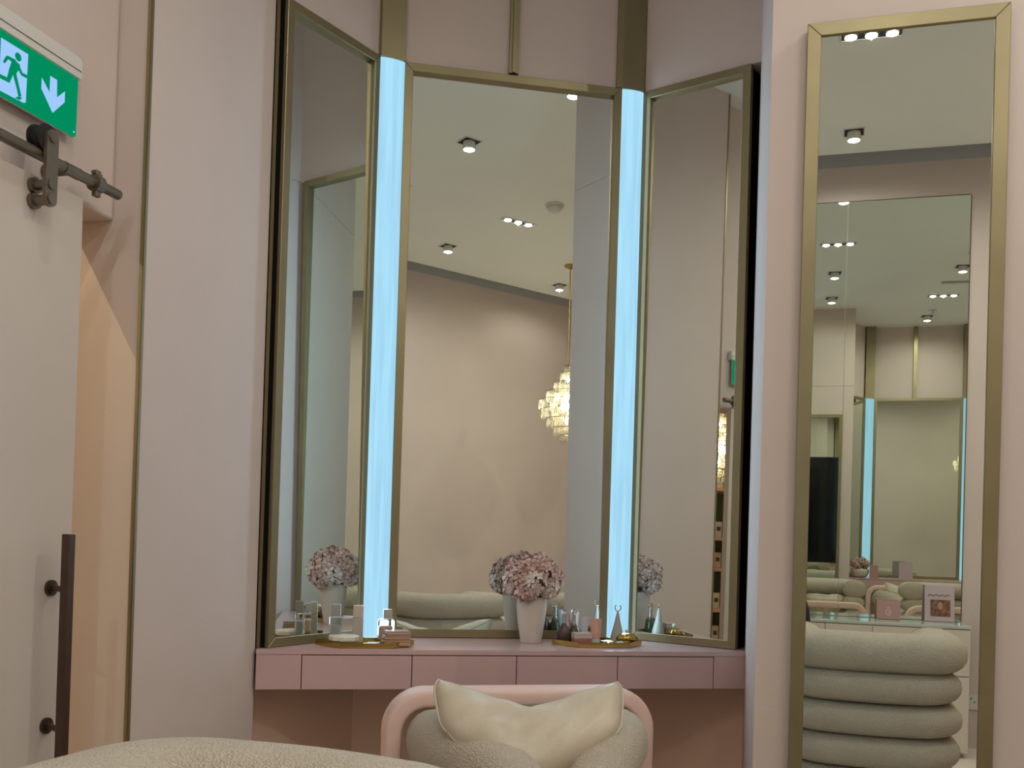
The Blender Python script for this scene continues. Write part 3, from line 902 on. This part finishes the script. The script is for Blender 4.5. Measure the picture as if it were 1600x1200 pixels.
def pillow(label, loc, rz, W=0.46, Ht=0.25, sag=0.085, lean=0.9, group='satin pillows on the chairs'):
    """V-folded scatter cushion: corners up, middle pressed down"""
    root = thing('pillow', label, 'pillow', loc, rz, group)
    nu, nv = 26, 16
    bm = NB()
    def pt(i, j, side):
        u = i / nu * 2 - 1; v = j / nv * 2 - 1
        e = (1 - abs(u) ** 3.2) * (1 - abs(v) ** 3.2)
        puff = 0.062 * max(e, 0) ** 0.55
        ear = 1 - 0.07 * (u * u * v * v) ** 2
        x = u * W / 2 * ear * (1 - 0.05 * (1 - u * u) - (0.10 * (1 - v) / 2))
        vv = v * Ht / 2 * ear * (1 - 0.42 * abs(u) ** 2.2)
        wr = 0.006 * math.sin(7 * u + 3 * v) * e + 0.004 * math.sin(17 * u - 9 * v) * e
        z = vv * math.sin(lean) + sag * (abs(u) ** 1.25) * (0.45 + 0.55 * (v + 1) / 2) - 0.03 * (1 - u * u)
        y = vv * math.cos(lean) - 0.05 * (1 - abs(u)) * 0.5
        nvec = (0, -math.sin(lean), math.cos(lean))
        d = side * (puff + wr)
        return (x, y + nvec[1] * d, z + nvec[2] * d)
    top = [[bm.verts.new(pt(i, j, 1)) for j in range(nv + 1)] for i in range(nu + 1)]
    bot = [[top[i][j] if i in (0, nu) or j in (0, nv) else bm.verts.new(pt(i, j, -1)) for j in range(nv + 1)] for i in range(nu + 1)]
    for i in range(nu):
        for j in range(nv):
            bm.faces.new((top[i][j], top[i + 1][j], top[i + 1][j + 1], top[i][j + 1]))
            bm.faces.new((bot[i][j], bot[i][j + 1], bot[i + 1][j + 1], bot[i + 1][j]))
    obj('cushion', bm, 'pillow', root, smooth=True)
    # piping along the seam
    loop = [top[0][0]]
    rim = [pt(i, 0, 0) for i in range(nu + 1)] + [pt(nu, j, 0) for j in range(1, nv + 1)] + [pt(i, nv, 0) for i in range(nu - 1, -1, -1)] + [pt(0, j, 0) for j in range(nv - 1, -1, -1)]
    obj('piping', sweep(NB(), rim, 0.0028, 0.0028, 6), 'pillow', root, smooth=True)
    return root
pillow('cream satin pillow folded between the two bolsters before the vanity', (-0.560, 2.150, 0.690), AA - R(7), W=0.45, Ht=0.20, sag=0.075, lean=0.62)
pillow('cream satin pillow in the barrel chair in front of the station counter', (0.272, 0.95, 0.645), 0.0, W=0.34, Ht=0.24, sag=0.03, lean=-0.9)
pillow('cream satin pillow on the chair at the other vanity', (1.03, 2.15, 0.690), 0.0, W=0.40, Ht=0.17, sag=0.07, lean=0.62)

# ------------------------------------------------------------------ vase and flowers
def hydrangea(name, label, loc, heads, headr, nflor, psize, seed, rx, rz_, zc, stems=True, cat='flowers'):
    root = thing(name, label, cat, loc)
    rnd = random.Random(seed)
    cents = []
    ga = PI * (3 - math.sqrt(5))
    for i in range(heads):
        t = (i + 0.5) / heads
        zz = 1 - 1.55 * t
        rr = math.sqrt(max(0, 1 - zz * zz))
        a = ga * i
        cents.append(Vector((rx * rr * math.cos(a), rx * rr * math.sin(a), zc + rz_ * zz)))
    for hi, c in enumerate(cents):
        bm = NB()
        for k in range(nflor):
            zz = 1 - 2 * (k + 0.5) / nflor
            rr = math.sqrt(1 - zz * zz); a = ga * k + rnd.random() * 0.5
            n = Vector((rr * math.cos(a), rr * math.sin(a), zz))
            p = c + n * headr * rnd.uniform(0.86, 1.08)
            t1 = n.orthogonal().normalized(); t2 = n.cross(t1)
            a0 = rnd.random() * PI
            for q in range(4):
                ang = a0 + q * PI / 2
                d = (t1 * math.cos(ang) + t2 * math.sin(ang))
                s = (t2 * math.cos(ang) - t1 * math.sin(ang))
                pz = psize * rnd.uniform(0.8, 1.25)
                lift = rnd.uniform(0.1, 0.75)
                v0 = p
                v1 = p + d * pz * 0.62 + s * pz * 0.46 + n * pz * lift * 0.5
                v2 = p + d * pz * 1.1 + n * pz * (lift - 0.15)
                v3 = p + d * pz * 0.62 - s * pz * 0.46 + n * pz * lift * 0.5
                vs = [bm.verts.new(v) for v in (v0, v1, v2, v3)]
                bm.faces.new((vs[0], vs[1], vs[2])); bm.faces.new((vs[0], vs[2], vs[3]))
        me_m = 'petal2' if rnd.random() < 0.3 else 'petal'
        o = obj('flower_head', bm, me_m, root)
        bm = NB()
        bmesh.ops.create_icosphere(bm, subdivisions=2, radius=headr * 0.72, matrix=Matrix.Translation(c))
        obj('flower_core', bm, 'stem', o)
    if stems:
        for k in range(4):
            a = k * PI / 2 + 0.4
            obj('stem', cyl(NB(), (0.016 * math.cos(a), 0.016 * math.sin(a), 0.01), (0.03 * math.cos(a), 0.03 * math.sin(a), zc), 0.003, 6), 'stem', root)
    return root
VX, VY = -0.768, 2.925
root = thing('vase', 'cream ceramic vase holding the hydrangeas on the vanity', 'vase', (VX, VY, ZD))
prof = [(0.030, 0.0005), (0.032, 0.004), (0.040, 0.05), (0.045, 0.09), (0.0475, 0.115), (0.0465, 0.132), (0.044, 0.143), (0.041, 0.143), (0.043, 0.13), (0.042, 0.09), (0.036, 0.05), (0.027, 0.012), (0.0, 0.010)]
autosmooth(obj('body', lathe(NB(), prof, seg=40), 'ceramic', root), 60)
hydrangea('hydrangea_bouquet', 'dusty pink hydrangea bouquet in the cream vase', (VX, VY, ZD + 0.012), 16, 0.033, 44, 0.0155, 5, 0.058, 0.050, 0.180)

# ------------------------------------------------------------------ trays and cosmetics on the vanity
ANG = math.atan2(dt.y, dt.x)
def uv(c, u, v):
    return (c[0] + dt.x * u - dt.y * v, c[1] + dt.y * u + dt.x * v)
def tray(label, c, poly):
    root = thing('tray', label, 'tray', (c[0], c[1], ZD), ANG, 'gold cosmetics trays')
    obj('floor_plate', prism(NB(), poly, 0.0008, 0.004), 'tray', root)
    n = len(poly)
    for i in range(n):
        a = Vector(poly[i]); b = Vector(poly[(i + 1) % n])
        nn = Vector(((b - a).y, -(b - a).x)).normalized()
        quad = [tuple(a), tuple(b), tuple(b - nn * 0.003), tuple(a - nn * 0.003)]
        obj('rim', prism(NB(), quad, 0.004, 0.0155), 'tray', root)
    return root
HEX = [(-0.140, -0.008), (-0.070, -0.098), (0.080, -0.098), (0.145, -0.008), (0.080, 0.052), (-0.065, 0.052)]
TLc = (-1.190, 2.618)
TRc = (-0.578, 2.985)
tray('six sided gold tray of cosmetics nearest the narrow wing mirror', TLc, HEX)
tray('six sided gold tray of cosmetics beside the flower vase', TRc, [(-0.135, 0.0), (-0.075, -0.088), (0.085, -0.092), (0.150, -0.01), (0.09, 0.062), (-0.06, 0.062)])
ZT = ZD + 0.0042
def item(name, label, cat, c, u, v, rz=0.0, group='cosmetics on the gold trays', z=ZT):
    x, y = uv(c, u, v)
    return thing(name, label, cat, (x, y, z), ANG + rz, group)
# left tray
r = item('perfume_bottle', 'tall clear square bottle with a silver block cap on the tray nearest the narrow mirror', 'bottle', TLc, -0.083, -0.018)
obj('glass_body', box(NB(), (0, 0, 0.040), (0.036, 0.026, 0.080), bevel=0.004), 'glass', r)
obj('liquid', box(NB(), (0, 0, 0.030), (0.028, 0.018, 0.050), bevel=0.003), 'greybottle', r)
obj('cap', box(NB(), (0, 0, 0.098), (0.026, 0.024, 0.035), bevel=0.002), 'silver', r)
r = item('cream_tub', 'low round cream tub with a white lid at the front of the tray', 'tub', TLc, -0.060, -0.046)
obj('tub', lathe(NB(), [(0.036, 0.0003), (0.040, 0.003), (0.040, 0.012), (0.037, 0.014)], seg=32), 'glass', r)
obj('lid', lathe(NB(), [(0.042, 0.0142), (0.043, 0.017), (0.043, 0.025), (0.040, 0.028), (0, 0.0285)], seg=8), 'cream', r)
r = item('lotion_bottle', 'slim grey rectangular lotion bottle standing beside the light bar', 'bottle', TLc, -0.018, 0.024)
obj('body', box(NB(), (0, 0, 0.036), (0.030, 0.020, 0.072), bevel=0.002), 'greybottle', r)
obj('cap', box(NB(), (0, 0, 0.0905), (0.0295, 0.0195, 0.036), bevel=0.002), 'beigebox', r)
r = item('perfume_bottle', 'peach perfume bottle with thick glass shoulders and a grey cap', 'bottle', TLc, 0.063, 0.006)
obj('glass_body', box(NB(), (0, 0, 0.036), (0.048, 0.030, 0.072), bevel=0.008), 'glass', r)
obj('liquid', box(NB(), (0, 0, 0.030), (0.038, 0.021, 0.044), bevel=0.006), 'peach', r)
obj('cap', box(NB(), (0.004, 0, 0.086), (0.026, 0.022, 0.027), bevel=0.002), 'greybottle', r)
for k, (hh, mm, ww, lab) in enumerate(((0.017, 'tan', 0.082, 'tan powder compact at the bottom of the stack on the tray'), (0.013, 'tan', 0.076, 'tan powder compact in the middle of the stack on the tray'), (0.012, 'mauve', 0.070, 'mauve lidded compact on top of the stack on the tray'))):
    z = ZT + sum((0.0175, 0.0135, 0.0125)[:k])
    r = item('compact', lab, 'compact', TLc, 0.088 + 0.002 * k, -0.052 + 0.004 * k, 0.08 * k, z=z)
    obj('case', box(NB(), (0, 0, hh * 0.34), (ww, 0.046, hh * 0.64), bevel=0.002), mm, r)
    obj('lid', box(NB(), (0, 0, hh * 0.84), (ww * 0.99, 0.045, hh * 0.30), bevel=0.0015), mm, r)
r = item('lip_tube', 'small white cosmetic tube with a black cap lying on the front of the tray', 'tube', TLc, 0.028, -0.078)
obj('tube', cyl(NB(), (-0.022, 0, 0.0066), (0.012, 0, 0.0066), 0.0064, 14), 'white', r)
obj('cap', cyl(NB(), (0.0125, 0, 0.0068), (0.026, 0, 0.0068), 0.0066, 14), 'rubber', r)
# right tray
r = item('perfume_bottle', 'round shouldered dark brown bottle with a glass stopper next to the vase', 'bottle', TRc, -0.098, 0.006)
obj('body', lathe(NB(), [(0.016, 0), (0.019, 0.006), (0.021, 0.030), (0.018, 0.046), (0.008, 0.054), (0.0065, 0.060)], seg=24), 'brownglass', r, smooth=True)
obj('neck', lathe(NB(), [(0.006, 0.0602), (0.0062, 0.088)], seg=16), 'silver', r)
obj('stopper', lathe(NB(), [(0.004, 0.0882), (0.008, 0.093), (0.008, 0.099), (0.0, 0.104)], seg=16), 'glass', r, smooth=True)
r = item('perfume_bottle', 'slim green glass flask with a flared neck on the tray by the vase', 'bottle', TRc, -0.062, 0.020)
obj('body', lathe(NB(), [(0.017, 0), (0.018, 0.004), (0.017, 0.034), (0.0125, 0.046)], seg=24), 'greenglass', r, smooth=True)
obj('neck', lathe(NB(), [(0.0122, 0.0463), (0.0075, 0.062), (0.006, 0.082), (0.0085, 0.092)], seg=20), 'silver', r, smooth=True)
obj('stopper', lathe(NB(), [(0.009, 0.0923), (0.010, 0.098), (0.007, 0.103), (0, 0.104)], seg=16), 'glass', r, smooth=True)
def squeeze(lab, u, v, m, w_, h, rz=0.0, z=ZT):
    r = item('cream_tube', lab, 'tube', TRc, u, v, rz, z=z)
    bm = NB()
    rings = []
    for z_, a, b in ((0.012, w_ * 0.40, w_ * 0.36), (0.03, w_ * 0.43, w_ * 0.30), (h * 0.6, w_ * 0.47, w_ * 0.18), (h, w_ * 0.5, 0.0012)):
        rings.append([bm.verts.new((a * math.cos(2 * PI * k / 20), b * math.sin(2 * PI * k / 20), z_)) for k in range(20)])
    for A, B in zip(rings, rings[1:]):
        for k in range(20): bm.faces.new((A[k], A[(k + 1) % 20], B[(k + 1) % 20], B[k]))
    bm.faces.new(rings[0][::-1]); bm.faces.new(rings[-1])
    obj('tube', bm, m, r, smooth=False)
    obj('cap', lathe(NB(), [(w_ * 0.36, 0), (w_ * 0.38, 0.002), (w_ * 0.38, 0.0118)], seg=20), 'white', r)
squeeze('lilac white squeeze tube standing on its cap behind the stacked boxes', -0.034, 0.004, 'lilac', 0.026, 0.082)
squeeze('dusty pink squeeze tube standing on its cap beside the light bar', 0.006, 0.012, 'pinktube', 0.036, 0.075)
for k, (hh, mm, lab) in enumerate(((0.020, 'rose', 'dark rose box at the bottom of the small stack by the vase'), (0.017, 'beigebox', 'beige box on top of the small stack by the vase'))):
    r = item('small_box', lab, 'box', TRc, -0.056, -0.050, 0.05 * k, z=ZT + 0.0205 * k)
    obj('base', box(NB(), (0, 0, hh * 0.34), (0.056, 0.036, hh * 0.66), bevel=0.001), mm, r)
    obj('lid', box(NB(), (0, 0, hh * 0.84), (0.0565, 0.0365, hh * 0.30), bevel=0.001), mm, r)
r = item('perfume_bottle', 'cone shaped perfume flask topped by an open crescent ring in front of the light bar', 'bottle', TRc, 0.082, 0.030)
obj('cone_body', lathe(NB(), [(0.0235, 0), (0.024, 0.003), (0.018, 0.030), (0.010, 0.062), (0.004, 0.092), (0.003, 0.097)], seg=28), 'greybottle', r, smooth=True)
obj('crescent', sweep(NB(), [(0.0095 * math.cos(R(125) + R(290) * k / 24), 0, 0.1085 + 0.0105 * math.sin(R(125) + R(290) * k / 24)) for k in range(25)], 0.0016, 0.0016, 8), 'brass', r, smooth=True)
r = item('trinket_dish', 'polished gold shell shaped trinket dish at the end of the tray by the light bar', 'dish', TRc, 0.098, -0.020)
bm = NB()
n = 28
rings = []
for f, z in ((0.55, 0.0), (0.8, 0.006), (1.0, 0.016), (0.86, 0.026), (0.5, 0.033), (0.0, 0.030)):
    if f == 0: rings.append([bm.verts.new((0, 0, z))]); continue
    rings.append([bm.verts.new((0.034 * f * (1 + 0.10 * math.cos(9 * 2 * PI * k / n)) * math.cos(2 * PI * k / n), 0.024 * f * (1 + 0.10 * math.cos(9 * 2 * PI * k / n)) * math.sin(2 * PI * k / n), z)) for k in range(n)])
for A, B in zip(rings, rings[1:]):
    for k in range(n):
        if len(B) == 1: bm.faces.new((A[k], A[(k + 1) % n], B[0]))
        else: bm.faces.new((A[k], A[(k + 1) % n], B[(k + 1) % n], B[k]))
bm.faces.new(rings[0][::-1])
obj('shell', bm, 'tray', r, smooth=True)
obj('pearl', lathe(NB(), [(0, -0.007), (0.005, -0.005), (0.007, 0), (0.005, 0.005), (0, 0.007)], (0, 0, 0.0405), 14), 'cream', r, smooth=True)
r = item('glass_dish', 'small clear glass dish in the middle of the tray by the vase', 'dish', TRc, 0.030, -0.052)
obj('bowl', lathe(NB(), [(0.014, 0), (0.022, 0.004), (0.026, 0.013), (0.0245, 0.013), (0.02, 0.006), (0, 0.004)], seg=28), 'glass', r, smooth=True)
r = item('lip_tube', 'short gold and white lipstick lying at the front of the tray by the light bar', 'tube', TRc, 0.066, -0.062, 0.4)
obj('tube', cyl(NB(), (-0.02, 0, 0.0067), (0.004, 0, 0.0067), 0.0065, 14), 'white', r)
obj('cap', cyl(NB(), (0.0045, 0, 0.0067), (0.022, 0, 0.0067), 0.0065, 14), 'brass', r)

# ------------------------------------------------------------------ things on the other vanity
root = thing('flower_bowl', 'wide low bowl holding flowers on the other vanity', 'bowl', (0.665, 2.915, ZD))
obj('body', lathe(NB(), [(0.05, 0.0005), (0.075, 0.02), (0.088, 0.06), (0.082, 0.085), (0.077, 0.085), (0.08, 0.06), (0.066, 0.025), (0, 0.02)], seg=32), 'ceramic', root, smooth=True)
hydrangea('flower_arrangement', 'low cluster of pale pink flowers in the wide bowl', (0.665, 2.915, ZD + 0.03), 9, 0.034, 34, 0.017, 9, 0.058, 0.03, 0.105, False)
def upright(name, label, x, y, w_, h, th, m, lean=0.0):
    r = thing(name, label, 'book' if 'book' in name else 'box', (x, y, ZD + 0.0005), 0)
    obj('cover', box(NB(), (0, 0, h / 2), (w_, th, h), bevel=0.001), m, r)
    obj('page_block', box(NB(), (0.001, 0, h / 2 + 0.0006), (w_ - 0.004, th - 0.006, h)), 'cream', r)
upright('display_book', 'grey mauve book standing upright against the wide centre mirror', 1.085, 2.89, 0.125, 0.165, 0.022, 'cover')
upright('display_box', 'small rose coloured box standing beside the flower bowl', 0.79, 2.86, 0.08, 0.125, 0.03, 'rosecover')

# ------------------------------------------------------------------ corridor product shelves
SX = -4.42
root = thing('product_shelf', 'pink shelved display with dark green backing in the corridor, seen in the wing mirror', 'shelf', (SX, -1.36, 0))
obj('back_panel', box(NB(), (SX - 0.16, -1.36, 1.02), (0.02, 1.30, 2.04)), 'darkgreen', root, world=True)
for y in (-2.02, -0.70):
    obj('side_panel', box(NB(), (SX - 0.005, y, 1.02), (0.31, 0.022, 2.04)), 'shelf', root, world=True)
shz = [0.05, 0.30, 0.60, 0.97, 1.25, 1.70]
for z in shz:
    obj('shelf_board', box(NB(), (SX - 0.005, -1.36, z - 0.016), (0.305, 1.296, 0.030)), 'shelf', root, world=True)
rnd = random.Random(11)
words = ['lowest', 'second', 'third', 'fourth', 'fifth']
cols = [('white', 'white'), ('beigebox', 'beige'), ('tan', 'tan'), ('lilac', 'lilac'), ('pinktube', 'pink'), ('cream', 'cream')]
protos = {}
for si, z in enumerate(shz[1:]):
    for k in range(6):
        y = -1.86 + k * 0.20
        cm, cn = cols[(k + si * 2) % 6]
        h = 0.14 + 0.03 * ((k * 7 + si * 3) % 3)
        r = thing('product_box', '%s carton with a printed band on the %s shelf of the corridor display' % (cn, words[si]), 'box', (SX + 0.06, y, z), 0, 'cartons on the corridor display')
        obj('carton', box(NB(), (0, 0, h / 2 + 0.0005), (0.07, 0.085, h), bevel=0.0015), cm, r)
        obj('printed_band', box(NB(), (0.0354, 0, h * 0.55), (0.001, 0.05, h * 0.28)), 'darkink' if k % 2 else 'brass', r)

# ------------------------------------------------------------------ photographer (seated in black, behind the camera)
def skin_body(name, m, parent, joints, edges, radii, root_i, sub=2):
    me = bpy.data.meshes.new(name)
    me.from_pydata([tuple(j) for j in joints], edges, [])
    o = bpy.data.objects.new(name, me)
    COL.objects.link(o)
    sk = o.modifiers.new('skin', 'SKIN')
    sk.use_smooth_shade = True
    for i, rr in enumerate(radii):
        me.skin_vertices[0].data[i].radius = rr if isinstance(rr, tuple) else (rr, rr)
        me.skin_vertices[0].data[i].use_root = (i == root_i)
    ss = o.modifiers.new('sub', 'SUBSURF'); ss.levels = sub; ss.render_levels = sub
    dg = bpy.context.evaluated_depsgraph_get()
    dg.update()
    ev = o.evaluated_get(dg)
    nm = bpy.data.meshes.new_from_object(ev)
    bpy.data.objects.remove(o)
    for p_ in nm.polygons: p_.use_smooth = True
    nm.materials.clear()
    nm.materials.append(M[m])
    o2 = bpy.data.objects.new(name, nm)
    COL.objects.link(o2)
    if parent: o2.parent = parent
    return o2
PX, PY = -0.112, -0.36
st = thing('stool', 'low round beige stool under the seated photographer', 'stool', (PX, PY, 0))
obj('cushion', lathe(NB(), [(0.15, 0.30), (0.175, 0.32), (0.18, 0.36), (0.165, 0.385), (0, 0.39)], seg=32), 'fabric', st, smooth=True)
obj('pedestal', lathe(NB(), [(0.16, 0.0), (0.16, 0.015), (0.04, 0.035), (0.035, 0.299)], seg=28), 'gold', st)
per = thing('person', 'person in black clothes seated with a phone, a sleeve showing at the tall mirror edge', 'person', (PX, PY, 0.39))
J = [(0, 0, 0.09), (0, -0.015, 0.22), (0, -0.02, 0.36), (0, -0.01, 0.47), (0, 0.0, 0.535),     # pelvis, waist, chest, neck base, neck
     (-0.155, 0.0, 0.465), (-0.185, 0.06, 0.27), (-0.06, 0.22, 0.46),      # left shoulder, elbow, wrist
     (0.155, 0.0, 0.465), (0.185, 0.06, 0.27), (0.11, 0.22, 0.46),         # right
     (-0.09, 0.03, 0.08), (-0.11, 0.40, 0.09), (-0.11, 0.43, -0.29), (-0.11, 0.50, -0.34),
     (0.09, 0.03, 0.08), (0.11, 0.40, 0.09), (0.11, 0.43, -0.29), (0.11, 0.50, -0.34)]
E_ = [(0, 1), (1, 2), (2, 3), (3, 4), (3, 5), (5, 6), (6, 7), (3, 8), (8, 9), (9, 10), (0, 11), (11, 12), (12, 13), (13, 14), (0, 15), (15, 16), (16, 17), (17, 18)]
RAD = [(0.13, 0.10), (0.115, 0.085), (0.125, 0.09), (0.075, 0.06), (0.045, 0.045), 0.055, 0.042, 0.028, 0.055, 0.042, 0.028, 0.085, 0.06, 0.042, 0.032, 0.085, 0.06, 0.042, 0.032]
body = skin_body('body', 'cloth', per, J, E_, RAD, 0)
# head with face and hair
bm = NB()
bmesh.ops.create_uvsphere(bm, u_segments=28, v_segments=20, radius=1.0)
for v in bm.verts:
    x, y, z = v.co
    sx = 0.074 * (1 - 0.18 * max(0, -z) ** 1.5)
    v.co = Vector((x * sx, y * 0.092 + (0.010 if y > 0 and -0.75 < z < -0.25 else 0), z * 0.112))
    if y > 0.75 and abs(x) < 0.22 and -0.35 < z < 0.15: v.co.y += 0.016 * (0.2 - abs(z + 0.12)) / 0.2 if abs(z + 0.12) < 0.2 else 0
    if y > 0.7 and 0.18 < abs(x) < 0.55 and -0.02 < z < 0.2: v.co.y -= 0.005
bmesh.ops.translate(bm, verts=bm.verts[:], vec=(0, 0.015, 0.655))
hd = obj('head', bm, 'skin', per, smooth=True)
for s in (-1, 1):
    bm = NB(); bmesh.ops.create_uvsphere(bm, u_segments=12, v_segments=8, radius=0.0095, matrix=Matrix.Translation((s * 0.029, 0.094, 0.664)))
    obj('eye', bm, 'darkink', hd, smooth=True)
    bm = NB(); bmesh.ops.create_uvsphere(bm, u_segments=12, v_segments=8, radius=1, matrix=Matrix.Translation((s * 0.075, 0.01, 0.645)) @ Matrix.Diagonal((0.008, 0.018, 0.03, 1)))
    obj('ear', bm, 'skin', hd, smooth=True)
obj('mouth', sweep(NB(), [(-0.022, 0.098, 0.606), (0, 0.105, 0.604), (0.022, 0.098, 0.606)], 0.004, 0.005, 8), 'rose', hd, smooth=True)
bm = NB()
bmesh.ops.create_uvsphere(bm, u_segments=28, v_segments=20, radius=1.0)
kill = [v for v in bm.verts if v.co.y > 0.45 and v.co.z < 0.55]
bmesh.ops.delete(bm, geom=kill, context='VERTS')
for v in bm.verts:
    k = 1.0 if v.co.z > -0.3 else 1.0 + 0.25 * (-0.3 - v.co.z)
    v.co = Vector((v.co.x * 0.086 * k, v.co.y * 0.104 - 0.012, v.co.z * 0.124 * (1.35 if v.co.z < 0 else 1) + 0.006))
bmesh.ops.translate(bm, verts=bm.verts[:], vec=(0, 0.015, 0.655))
obj('hair', bm, 'hair', per, smooth=True)
# hands: palm and five curled fingers around the phone edges
for s, wx in ((-1, -0.06), (1, 0.11)):
    gx = 0.092 + s * 0.043           # phone edge
    cx = (wx + gx) / 2
    HJ = [(wx, 0.22, 0.46), ((wx + gx) / 2 - 0.0, 0.255, 0.505), (gx - s * 0.004 + s * 0.012, 0.272, 0.535)]
    HE = [(0, 1), (1, 2)]; HR = [0.020, (0.026, 0.016), (0.028, 0.014)]
    for fi, (dz, ln) in enumerate(((0.032, 0.9), (0.014, 1.0), (-0.004, 0.95), (-0.020, 0.75))):
        b = len(HJ)
        x0 = gx + s * 0.014
        HJ += [(x0, 0.285, 0.55 + dz), (x0 - s * 0.004, 0.303, 0.553 + dz), (x0 - s * 0.022 * ln, 0.309, 0.554 + dz)]
        HE += [(2, b), (b, b + 1), (b + 1, b + 2)]; HR += [0.0085, 0.0075, 0.0062]
    b = len(HJ)
    HJ += [(gx + s * 0.008, 0.262, 0.520), (gx - s * 0.006, 0.270, 0.548), (gx - s * 0.012, 0.2755, 0.572)]
    HE += [(1, b), (b, b + 1), (b + 1, b + 2)]; HR += [0.0105, 0.0085, 0.007]
    skin_body('hand', 'skin', per, HJ, HE, HR, 0, 2)
ph = thing('phone', 'dark phone held up by the person in black', 'phone', (-0.020, -0.065, 1.08))
obj('body', box(NB(), (0, 0, 0), (0.072, 0.008, 0.148), bevel=0.003), 'rubber', ph)
obj('display', box(NB(), (0, -0.0043, 0), (0.066, 0.0006, 0.140)), 'screen', ph)
obj('camera_bump', box(NB(), (0.018, 0.0052, 0.048), (0.028, 0.003, 0.030), bevel=0.001), 'screen', ph)
